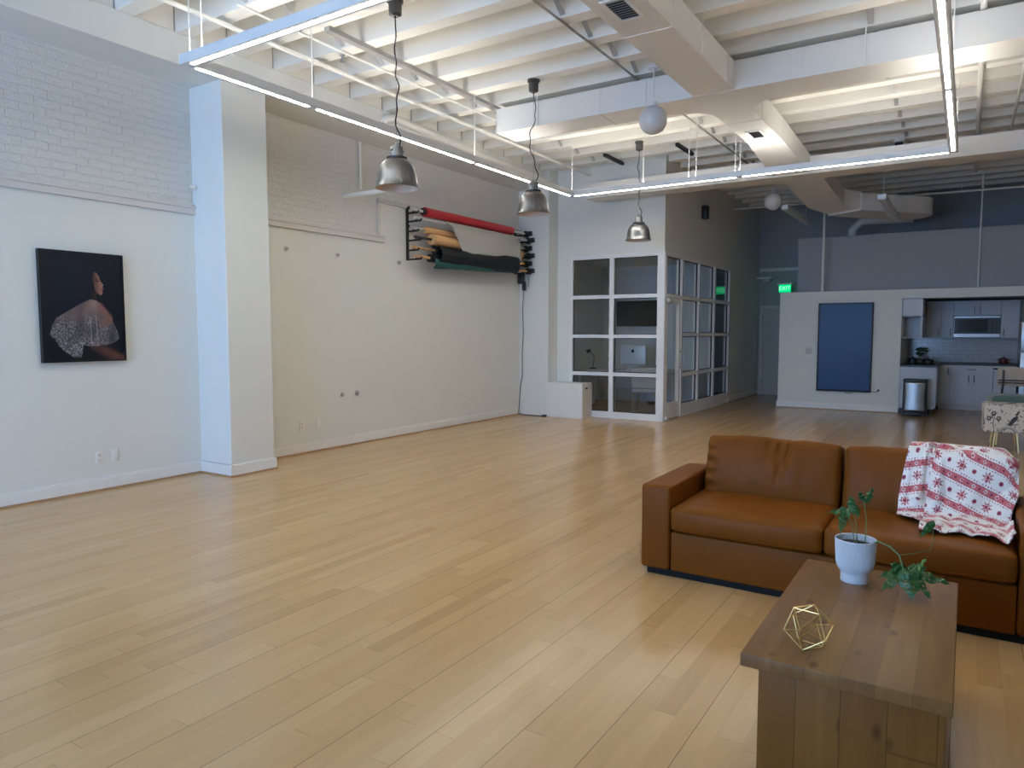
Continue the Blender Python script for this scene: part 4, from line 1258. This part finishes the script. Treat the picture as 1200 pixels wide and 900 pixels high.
def stem(pts, r=.0022, mat='stem'): return MB().tube(pts, r, 7).build('stem', mat, pl)
z0 = TZ + .155
# upright stems
stem([(PX + .005, PY + .005, z0), (PX + .000, PY + .0, .70), (PX - .02, PY - .005, .765)])
stem([(PX - .005, PY - .01, z0), (PX - .012, PY - .01, .69), (PX - .040, PY - .012, .752)])
stem([(PX + .035, PY + .0, z0), (PX + .037, PY + .0, .72), (PX + .026, PY - .003, .80)])
leaf((PX - .02, PY - .005, .765), (PX - .05, PY - .05, .735), .042, (-.3, -.6, 1))
leaf((PX - .025, PY, .76), (PX - .115, PY - .01, .745), .048, (0, -.5, 1), holes=False)
leaf((PX - .045, PY - .012, .755), (PX - .058, PY - .055, .665), .040, (-.2, -1, .2))
leaf((PX - .01, PY - .005, .775), (PX + .012, PY - .04, .745), .038, (.2, -.8, 1), holes=False)
leaf((PX - .02, PY + .0, .765), (PX - .03, PY + .03, .815), .036, (0, -1, .3), holes=False)
leaf((PX + .026, PY - .003, .80), (PX + .058, PY - .01, .862), .034, (-.6, -1, .1), holes=False, droop=0, fold=.6)
leaf((PX + .026, PY - .003, .805), (PX + .006, PY - .02, .845), .026, (.4, -1, .3), holes=False, droop=0)
# trailing vine
stem([(PX + .05, PY - .02, z0 + .005), (PX + .085, PY - .03, .648), (PX + .13, PY - .05, .638), (PX + .165, PY - .06, .612), (PX + .178, PY - .075, .575), (PX + .19, PY - .09, .548)], .0034)
stem([(PX + .19, PY - .09, .548), (PX + .215, PY - .09, .570), (PX + .235, PY - .09, .60)], .002)
leaf((PX + .236, PY - .09, .572), (PX + .262, PY - .09, .632), .017, (.3, -1, 0), 'leafy', False, 0, .8)
stem([(PX + .262, PY + .12, .60), (PX + .275, PY + .115, .64), (PX + .272, PY + .10, .70), (PX + .26, PY + .09, .72)], .0016)
stem([(PX + .165, PY - .06, .612), (PX + .21, PY + .02, .605), (PX + .262, PY + .12, .60)], .0018)
leaf((PX + .272, PY + .10, .725), (PX + .232, PY + .07, .665), .034, (.2, -1, .3), holes=False)
vb = Vector((PX + .195, PY - .09, .545))
for (dx, dy, dz, w_, nr, h) in (
    (.022, -.075, -.085, .056, (.15, -1, .75), True), (-.068, -.055, -.072, .040, (-.6, -.9, .7), True), (-.080, -.005, -.012, .038, (-.1, -.7, 1), True),
    (.115, .005, .0, .036, (.1, -.8, 1), True), (.07, -.045, -.05, .036, (.5, -.8, .7), True),
    (-.045, .01, .030, .040, (-.1, -.9, 1), False), (.048, .01, .036, .046, (.1, -.9, 1), True)):
    tip = vb + Vector((dx, dy, dz)) * 1.3; tip.z = max(tip.z, TZ + .034)
    st_ = vb + Vector((dx * .18, dy * .18, .014))
    stem([vb, st_], .0016)
    leaf(st_, tip, w_ * 1.45, nr, holes=h, droop=.10)
# ------------------------------------------------------------------ large portrait-format screen
tv = thing('television', 'large black framed screen hung upright on the low kitchen wall', 'television', (-1.978, KY, .36))
TVX0, TVX1, TVZ0, TVZ1 = -2.455, -1.502, .362, 2.05
MB().box(TVX0, TVX1, KY - .065, KY - .02, TVZ0, TVZ1, .006, 2).build('housing', 'blackp', tv)
MB().box(TVX0 + .028, TVX1 - .022, KY - .0665, KY - .064, TVZ0 + .034, TVZ1 - .022).build('screen', 'screen', tv)
MB().box(-2.2, -1.75, KY - .02, KY, .9, 1.5).build('wall_bracket', 'blackm', tv)
MB().tube([(-1.95, KY - .04, .37), (-1.92, KY - .03, .335), (-1.86, KY - .03, .325), (-1.80, KY - .03, .37)], .005, 6).build('signal_cord', 'blackp', tv)
MB().tube([(-1.53, KY - .04, .40), (-1.48, KY - .03, .385), (-1.42, KY - .02, .375), (-1.385, KY - .02, .40)], .005, 6).build('power_cord', 'blackp', tv)
t = thing('wall_outlet', 'white outlet with a black plug low beside the large screen', 'outlet', (-1.37, KY, .40))
MB().box(-1.405, -1.335, KY - .007, KY, .34, .46, .003, 2).build('cover_plate', 'trimw', t)
MB().box(-1.392, -1.362, KY - .03, KY - .006, .385, .43, .004, 1).build('plug', 'blackp', t)
t = thing('light_switch', 'pale double switch plate on the kitchen wall beside the large screen', 'switch', (-2.62, KY, 1.13))
MB().box(-2.68, -2.56, KY - .007, KY, 1.07, 1.19, .003, 2).build('cover_plate', 'cab', t)
for x in (-2.655, -2.61): MB().box(x, x + .03, KY - .012, KY - .006, 1.10, 1.16, .003, 1).build('rocker', 'plyedge', t)
t = thing('wall_outlet', 'white outlet near the floor at the corridor end of the kitchen wall', 'outlet', (-2.93, KY, .33))
MB().box(-2.965, -2.895, KY - .007, KY, .27, .39, .003, 2).build('cover_plate', 'trimw', t)
m = MB()
for dz in (-.024, .024): m.cyl((-2.93, KY - .0085, .33 + dz), (-2.93, KY - .005, .33 + dz), .016, n=14)
m.build('socket', 'plyedge', t)

# exit sign and emergency light
ex = thing('exit_sign', 'lit green exit sign over the corridor door', 'sign', (-3.56, 17.05, 2.39))
MB().box(-3.69, -3.43, 17.02, 17.06, 2.40, 2.575, .006, 1).build('sign_face', 'exit', ex)
MB().box(-3.72, -3.40, 17.0, 17.08, 2.578, 2.61, .005, 1).build('mount_bar', 'trimw', ex)
MB().box(-3.58, -3.54, 17.06, YB, 2.585, 2.605).build('wall_arm', 'trimw', ex)
cu = bpy.data.curves.new('lettering', 'FONT'); cu.body = 'EXIT'; cu.size = .125; cu.extrude = .002; cu.align_x = 'CENTER'; cu.align_y = 'CENTER'
cu.materials.append(MAT['exitw'])
tmp = bpy.data.objects.new('lettering_text', cu); COL.objects.link(tmp)
tme = bpy.data.meshes.new_from_object(tmp.evaluated_get(bpy.context.evaluated_depsgraph_get())); bpy.data.objects.remove(tmp)
to = bpy.data.objects.new('lettering', tme); COL.objects.link(to); to.parent = ex
to.location = (0, -.034, .098); to.rotation_euler = (PI / 2, 0, 0)
em = thing('emergency_light', 'white twin emergency light projecting high in the corridor', 'emergency light', (-4.26, 17.4, 2.75))
MB().box(-4.26, -3.90, 17.3, 17.42, 2.745, 2.785, .008, 2).build('housing', 'trimw', em)
for x in (-4.05, -3.98): MB().cyl((x, 17.3, 2.72), (x, 17.24, 2.70), .03, .04, n=14).build('lamp_head', 'cab', em)

# ------------------------------------------------------------------ kitchenette
def cabinet(name, label, box, mat='cab', parts=()):
    x0, x1, y0, y1, z0, z1 = box
    t = thing(name, label, 'cabinet', ((x0 + x1) / 2, (y0 + y1) / 2, z0))
    MB().box(x0, x1, y0, y1, z0, z1).build('body', mat, t)
    return t
def shaker(par, x0, x1, z0, z1, y, name='cabinet_door', handle=None):
    m = MB(); g = .0025
    m.box(x0 + g, x1 - g, y - .018, y - .001, z0 + g, z1 - g)
    w = .05
    if x1 - x0 > .16 and z1 - z0 > .16:
        for b_ in ((x0 + g, x0 + w, z0 + g, z1 - g), (x1 - w, x1 - g, z0 + g, z1 - g), (x0 + w, x1 - w, z0 + g, z0 + w), (x0 + w, x1 - w, z1 - w, z1 - g)):
            m.box(b_[0], b_[1], y - .025, y - .017, b_[2], b_[3])
    d = m.build(name, 'cab', par, smooth=0)
    if handle:
        hx, hz, vert = handle
        h = MB()
        if vert: h.tube([(hx, y - .02, hz - .065), (hx, y - .05, hz - .06), (hx, y - .05, hz + .06), (hx, y - .02, hz + .065)], .006, 8)
        else: h.tube([(hx - .065, y - .02, hz), (hx - .06, y - .05, hz), (hx + .06, y - .05, hz), (hx + .065, y - .02, hz)], .006, 8)
        h.build('handle', 'stainless' if z0 > 1.8 else 'darkm', d)
    return d
# peninsula run against the inner wall
c = cabinet('base_cabinet', 'white base cabinet with its plain end panel behind the steel trash can', (-1.04, -.475, 14.86, 16.76, .10, .86))
MB().box(-1.035, -.53, 14.90, 16.76, 0, .10).build('toe_kick', 'blackp', c)
m = MB()
for k in range(3): m.box(-.475, -.455, 14.88 + .41 * k, 15.28 + .41 * k, .12, .85)
m.build('cabinet_door', 'cab', c)
m = MB(); m.tube([(-.455, 14.95, .70), (-.42, 14.95, .71), (-.42, 14.95, .80), (-.455, 14.95, .81)], .006, 8); m.build('handle', 'stainless', c)
# back run
BYF = 16.12
c = cabinet('base_cabinet', 'narrow white base cabinet in the kitchen corner', (-.45, -.262, BYF, 16.77, .10, .86))
MB().box(-.45, -.262, BYF + .05, 16.77, 0, .10).build('toe_kick', 'cabin', c)
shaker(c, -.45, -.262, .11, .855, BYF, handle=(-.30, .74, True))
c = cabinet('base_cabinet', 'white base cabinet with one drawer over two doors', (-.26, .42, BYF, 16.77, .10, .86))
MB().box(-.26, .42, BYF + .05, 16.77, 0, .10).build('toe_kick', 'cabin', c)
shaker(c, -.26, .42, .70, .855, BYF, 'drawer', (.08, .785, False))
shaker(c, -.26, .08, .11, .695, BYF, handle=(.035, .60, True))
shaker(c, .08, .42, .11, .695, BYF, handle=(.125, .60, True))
t = thing('dishwasher', 'white dishwasher between the base cabinets and the fridge', 'dishwasher', (.60, 16.4, 0))
MB().box(.425, .79, BYF, 16.77, .10, .86).build('body', 'cab', t)
MB().box(.428, .787, BYF - .025, BYF - .001, .11, .76, .004, 1).build('appliance_door', 'cab', t)
MB().box(.428, .787, BYF - .028, BYF - .001, .765, .855, .004, 1).build('control_panel', 'trimw', t)
MB().box(.43, .50, BYF - .032, BYF - .027, .79, .83).build('display', 'blackp', t)
MB().box(.43, .79, BYF + .05, 16.77, 0, .10).build('toe_kick', 'cabin', t)
m = MB(); m.box(-1.04, -.44, 14.84, 16.78, .861, .897, .003, 1); m.box(-.44, .79, BYF - .025, 16.78, .861, .897, .003, 1)
tag(m.build('worktop', 'counter', origin=(-.3, 16.3, .861)), 'dark stone worktop running round the kitchen corner', 'worktop')
m = MB(); m.box(-1.04, .80, 16.765, 16.779, .90, 1.40)
struct(m, 'trim_6', 'tile', 'glossy grey tiled splashback under the wall cabinets', 'splashback', smooth=0)
# wall cabinets
UYF = 16.44
c = cabinet('wall_cabinet', 'short closed white wall cabinet set highest at the kitchen entrance', (-1.04, -.735, 14.90, 15.75, 1.795, 2.105))
m = MB(); m.box(-.735, -.715, 14.905, 15.745, 1.80, 2.10); d = m.build('cabinet_door', 'cab', c)
m = MB(); m.tube([(-.715, 14.98, 1.84), (-.685, 14.98, 1.85), (-.685, 14.98, 1.94), (-.715, 14.98, 1.95)], .006, 8); m.build('handle', 'gold', d)
c = cabinet('wall_cabinet', 'white wall cabinet with an open end below the short one in the kitchen entrance', (-1.04, -.735, 15.5, 16.44, 1.385, 1.793))
m = MB(); m.box(-1.04, -1.02, 15.0, 15.5, 1.385, 1.793); m.box(-.755, -.735, 15.0, 15.5, 1.385, 1.793); m.box(-1.02, -.755, 15.0, 15.5, 1.385, 1.403); m.box(-1.02, -.755, 15.0, 15.5, 1.775, 1.793); m.build('open_shelf', 'cabin', c)
m = MB(); m.box(-.735, -.715, 15.0, 16.1, 1.39, 1.79); d = m.build('cabinet_door', 'cab', c)
m = MB(); m.tube([(-.715, 15.2, 1.41), (-.685, 15.2, 1.42), (-.685, 15.2, 1.50), (-.715, 15.2, 1.51)], .006, 8); m.build('handle', 'stainless', d)
for (x0, x1, lab, hx) in ((-.715, -.462, 'grey shaded wall cabinet in the kitchen corner', -.50), (-.46, -.257, 'narrow white wall cabinet between the corner and the microwave', -.30), (.515, .80, 'tall white wall cabinet between microwave and fridge', .56)):
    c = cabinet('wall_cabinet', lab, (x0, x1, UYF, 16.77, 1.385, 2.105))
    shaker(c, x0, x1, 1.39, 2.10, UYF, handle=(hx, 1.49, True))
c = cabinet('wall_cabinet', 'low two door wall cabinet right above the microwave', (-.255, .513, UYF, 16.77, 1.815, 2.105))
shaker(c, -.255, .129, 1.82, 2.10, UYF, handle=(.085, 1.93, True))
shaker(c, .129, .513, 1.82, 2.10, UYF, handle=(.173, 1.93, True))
t = thing('microwave', 'stainless over the range microwave with a dark glass door', 'microwave', (.129, 16.55, 1.39))
MB().box(-.25, .508, 16.40, 16.76, 1.395, 1.81, .004, 1).build('body', 'stainless', t)
MB().box(-.24, .50, 16.375, 16.40, 1.465, 1.765, .004, 1).build('oven_door', 'blackp', t)
MB().box(-.245, .505, 16.38, 16.40, 1.768, 1.805, .003, 1).build('vent_strip', 'stainless', t)
m = MB(); m.tube([(.36, 16.375, 1.50), (.36, 16.34, 1.52), (.36, 16.34, 1.71), (.36, 16.375, 1.73)], .011, 8); m.build('handle', 'stainless', t)
MB().box(-.18, .30, 16.3735, 16.376, 1.50, 1.735).build('door_window', 'dglass', t)
t = thing('refrigerator', 'stainless refrigerator at the end of the kitchen counter', 'refrigerator', (1.2, 16.4, 0))
MB().box(.81, 1.6, 16.10, 16.77, .03, 1.70, .01, 2).build('body', 'greychan', t)
MB().box(.812, 1.598, 16.04, 16.098, .05, 1.13, .015, 3).build('fridge_door', 'stainless', t)
MB().box(.812, 1.598, 16.04, 16.098, 1.145, 1.695, .015, 3).build('freezer_door', 'stainless', t)
for (a, c_) in ((.6, 1.08), (1.2, 1.5)):
    m = MB(); m.tube([(1.5, 16.04, a), (1.5, 15.99, a + .02), (1.5, 15.99, c_ - .02), (1.5, 16.04, c_)], .012, 8); m.build('handle', 'stainless', t)
MB().box(.84, 1.57, 16.12, 16.7, 0, .03).build('foot', 'blackp', t)
# worktop clutter
def pan(x, y, r, h, label, mat='blackm'):
    t = thing('cooking_pot', label, 'pot', (x, y, .897))
    MB().lathe([(0, 0), (r * .9, 0), (r, .012), (r, h), (r - .005, h), (r - .006, .01), (0, .01)], (x, y, .8975), 28).build('pan', mat, t)
    for xa in (x - r - .05, x + r): MB().box(xa, xa + .05, y - .015, y + .015, .8975 + h - .02, .8975 + h - .01, .003, 1).build('handle', mat, t)
    m = MB(); m.lathe([(r + .003, h), (r * .7, h + .018), (0, h + .025)], (x, y, .8975), 28); m.sphere((x, y, .8975 + h + .035), .014, 10); m.build('lid', mat, t)
pan(-.62, 15.5, .10, .07, 'black lidded pan on the counter nearest the worktop edge')
pan(-.86, 15.25, .085, .10, 'black lidded pot on the counter beside the leafy plant')
pan(-.80, 15.9, .10, .06, 'low steel pan behind the two black ones on the counter', 'stainless')
pan(.58, 16.40, .075, .09, 'small dark red pot on the counter near the fridge', 'redpot')
t = thing('counter_plant', 'small leafy plant in a pale pot on the kitchen counter', 'plant', (-.78, 16.3, .897))
MB().lathe([(0, 0), (.05, 0), (.06, .12), (.052, .12), (.048, .10), (0, .10)], (-.78, 16.3, .8975), 24).build('pot', 'beige', t)
lf = MB()
rr = random.Random(3)
for k in range(16):
    a = k * 2.4; r = .05 + .06 * rr.random(); h = .16 + .13 * rr.random()
    lf.sphere((-.78 + r * math.cos(a), 16.3 + r * math.sin(a), .8975 + h), .035, 8, (1, 1, .45))
    lf.cyl((-.78, 16.3, .98), (-.78 + r * math.cos(a), 16.3 + r * math.sin(a), .8975 + h), .003, n=5)
lf.build('foliage', 'leaf', t)

# trash can
t = thing('trash_can', 'tall stainless pedal bin standing before the white kitchen end panel', 'bin', (-.76, 14.6, 0))
X0, X1, A0, A1 = -.95, -.575, 14.44, 14.78
MB().box(X0, X1, A0 + .02, A1, .03, .60, .02, 3).build('bin_body', 'blackp', t)
def steel_front(u, v):
    x = X0 + .018 + (X1 - X0 - .036) * u
    pin = .018 * math.sin(PI * v)
    x = x + (-1 if u > .5 else 1) * pin * abs(2 * u - 1)
    return (x, A0 + .004 - .022 * (1 - (2 * u - 1) ** 2) , .085 + .525 * v)
m = MB(); m.grid(steel_front, 20, 16); o = m.build('front_panel', 'stainless', t, recalc=False); o.modifiers.new('thick', 'SOLIDIFY').thickness = .004
MB().box(X0 - .006, X1 + .006, A0 - .012, A1 + .004, .605, .655, .016, 3).build('lid', 'blackp', t)
MB().box(X0 - .004, X1 + .004, A0 + .0, A1, 0, .045, .01, 2).build('base', 'blackp', t)
MB().box(X0 + .09, X1 - .09, A0 - .05, A0 + .02, .02, .06, .01, 2).build('pedal', 'blackp', t)

# ------------------------------------------------------------------ seating by the kitchen
def bench_col(u, v):
    cream = (.62, .59, .56, 1); ink = (.035, .035, .04, 1); grey = (.19, .19, .19, 1)
    def blob(x, y, cx, cy, rx, ry, a=0):
        dx, dy = x - cx, y - cy
        X = dx * math.cos(a) + dy * math.sin(a); Y = -dx * math.sin(a) + dy * math.cos(a)
        return (X / rx) ** 2 + (Y / ry) ** 2 < 1
    # plant stem with flowers
    for (cx, base, hgt) in ((.10, .0, .24), (.62, .02, .2)):
        if abs(u - cx - .006 * math.sin(v * 40)) < .004 and base < v < base + hgt: return ink
        for k in range(3):
            for j in range(6):
                a = j * PI / 3
                if blob(u, v, cx + (k - 1) * .05 + .02 * math.cos(a), base + hgt - .04 * abs(k - 1) * 1.6 + .02 * math.sin(a), .012, .009, a): return ink
    # leaping hare silhouette
    for e in ((.31, .17, .055, .025, .9), (.335, .235, .02, .014, .5), (.345, .265, .006, .022, -.4), (.355, .262, .006, .02, -.7), (.28, .125, .03, .02, .4), (.33, .11, .03, .006, .3), (.27, .10, .035, .006, 0), (.255, .15, .012, .009, 0)):
        if blob(u, v, *e): return ink
    # rosette
    r = math.hypot(u - .50, v - .19)
    if r < .022: return ink
    if .034 < r < .05 and math.cos(8 * math.atan2(v - .19, u - .50)) > .3: return grey
    if abs(v - .125) < .003 and .45 < u < .55: return ink
    # foliage arcs along the foot
    for cx in (.25, .48, .72):
        r = math.hypot(u - cx, (v - .0) * 1.2)
        if abs(r - .07) < .006 or (abs(r - .09) < .014 and math.cos(26 * math.atan2(v, u - cx)) > .2): return grey
    n = mnoise.noise((u * 30, v * 30, 2.0))
    if n > .40: return grey
    if mnoise.noise((u * 55, v * 55, 6.0)) > .5: return ink
    return cream
t = thing('patterned_ottoman', 'cream ottoman printed with black hares and plants on thin gold legs', 'ottoman', (.435, 10.85, 0), .06)
L_, D_, ZA, ZB = .48, .42, .25, .60
m = pillow((L_, D_, ZB - ZA), .018, (.002, .004, .008), (100, 60, 70), 0)
m.bm.transform(Matrix.Translation((.0, 0.0, (ZA + ZB) / 2)))
m.build('upholstered_body', 'toile', t, world=False, smooth=180, pattern=lambda i, co: bench_col((co.x + L_ / 2) if abs(co.x) < L_ / 2 - .012 else co.y + D_ / 2 + .25, co.z - ZA if co.z < ZB - .012 else (co.y + D_ / 2) * .8))
for sx in (-1, 1):
    for sy in (-1, 1):
        MB().cyl((sx * .135, sy * .17, 0), (sx * .11, sy * .14, .27), .007, .009, n=10).build('leg', 'gold', t, world=False)
t = thing('velvet_stool', 'low dark green velvet stool just behind the printed cream ottoman', 'stool', (.63, 11.55, 0), .2)
m = pillow((.72, .40, .15), .05, (.01, .01, .015), (20, 12, 6), 0); m.bm.transform(Matrix.Translation((0, 0, .585))); m.build('seat', 'greenv', t, world=False, smooth=180)
for sx in (-1, 1):
    for sy in (-1, 1): MB().cyl((sx * .30, sy * .14, 0), (sx * .26, sy * .11, .53), .010, .014, n=10).build('leg', 'gold', t, world=False)
t = thing('dining_chair', 'beige chair with a curved back on dark metal bars, facing the kitchen', 'chair', (.63, 13.75, 0), 0)
m = pillow((.44, .03, .30), .012, (0, .004, 0), (14, 4, 10), 0); m.bm.transform(Matrix.Translation((0, -.195, .80)) @ Matrix.Rotation(.08, 4, 'X')); m.build('backrest', 'beige', t, world=False, smooth=180)
m = pillow((.44, .42, .05), .02, (0, 0, .008), (14, 12, 4), 0); m.bm.transform(Matrix.Translation((0, .02, .48))); m.build('seat', 'blackp', t, world=False, smooth=180)
m = MB()
for sx in (-1, 1): m.tube([(sx * .14, -.212, .90), (sx * .14, -.232, .86), (sx * .14, -.238, .70), (sx * .15, -.22, .55), (sx * .16, -.16, .46)], .015, 8)
m.tube([(-.21, -.232, .745), (.21, -.232, .745)], .009, 8); m.tube([(-.21, -.236, .705), (.21, -.236, .705)], .009, 8)
m.build('back_frame', 'darkm', t, world=False)
for sx in (-1, 1):
    for sy in (-1, 1): MB().cyl((sx * .22, sy * .20 - .0, 0), (sx * .17, sy * .15, .46), .010, .012, n=10).build('leg', 'greychan', t, world=False)

# ------------------------------------------------------------------ daylight, camera
w = bpy.data.worlds.new('sky'); SC.world = w; w.use_nodes = True
nt = w.node_tree; nt.nodes.clear()
bg = nt.nodes.new('ShaderNodeBackground'); wo = nt.nodes.new('ShaderNodeOutputWorld')
bg.inputs['Color'].default_value = (0.38, 0.60, 1.0, 1); bg.inputs['Strength'].default_value = SKY
nt.links.new(bg.outputs[0], wo.inputs[0])
for i, (x0, x1) in enumerate(wins):
    L = bpy.data.lights.new('window_portal', 'AREA'); L.shape = 'RECTANGLE'; L.size = x1 - x0; L.size_y = WZ1 - WZ0
    L.cycles.is_portal = True
    o = bpy.data.objects.new('window_portal', L); COL.objects.link(o)
    o.location = ((x0 + x1) / 2, Y0 - .25, (WZ0 + WZ1) / 2); o.rotation_euler = (PI / 2, 0, 0)
cam = bpy.data.cameras.new('camera'); co_ = bpy.data.objects.new('camera', cam); COL.objects.link(co_)
cam.sensor_fit = 'HORIZONTAL'; cam.sensor_width = 36.0; cam.lens = 830.0 / 1200.0 * 36.0
cam.clip_start = .05; cam.clip_end = 100
co_.location = (0, 0, 1.5)
co_.rotation_euler = (PI / 2 - math.atan2(61, 830), 0, math.atan2(535, math.hypot(830, 61)))
SC.camera = co_
SC.view_settings.view_transform = 'Standard'; SC.view_settings.look = 'None'
SC.view_settings.gamma = 1.0; SC.view_settings.exposure = EXPO
SC.view_settings.use_curve_mapping = False
cy = SC.cycles
cy.use_denoising = True; cy.max_bounces = 10; cy.diffuse_bounces = 6; cy.glossy_bounces = 4; cy.transmission_bounces = 6; cy.transparent_max_bounces = 12
cy.sample_clamp_indirect = 6.0; cy.caustics_reflective = False; cy.caustics_refractive = False
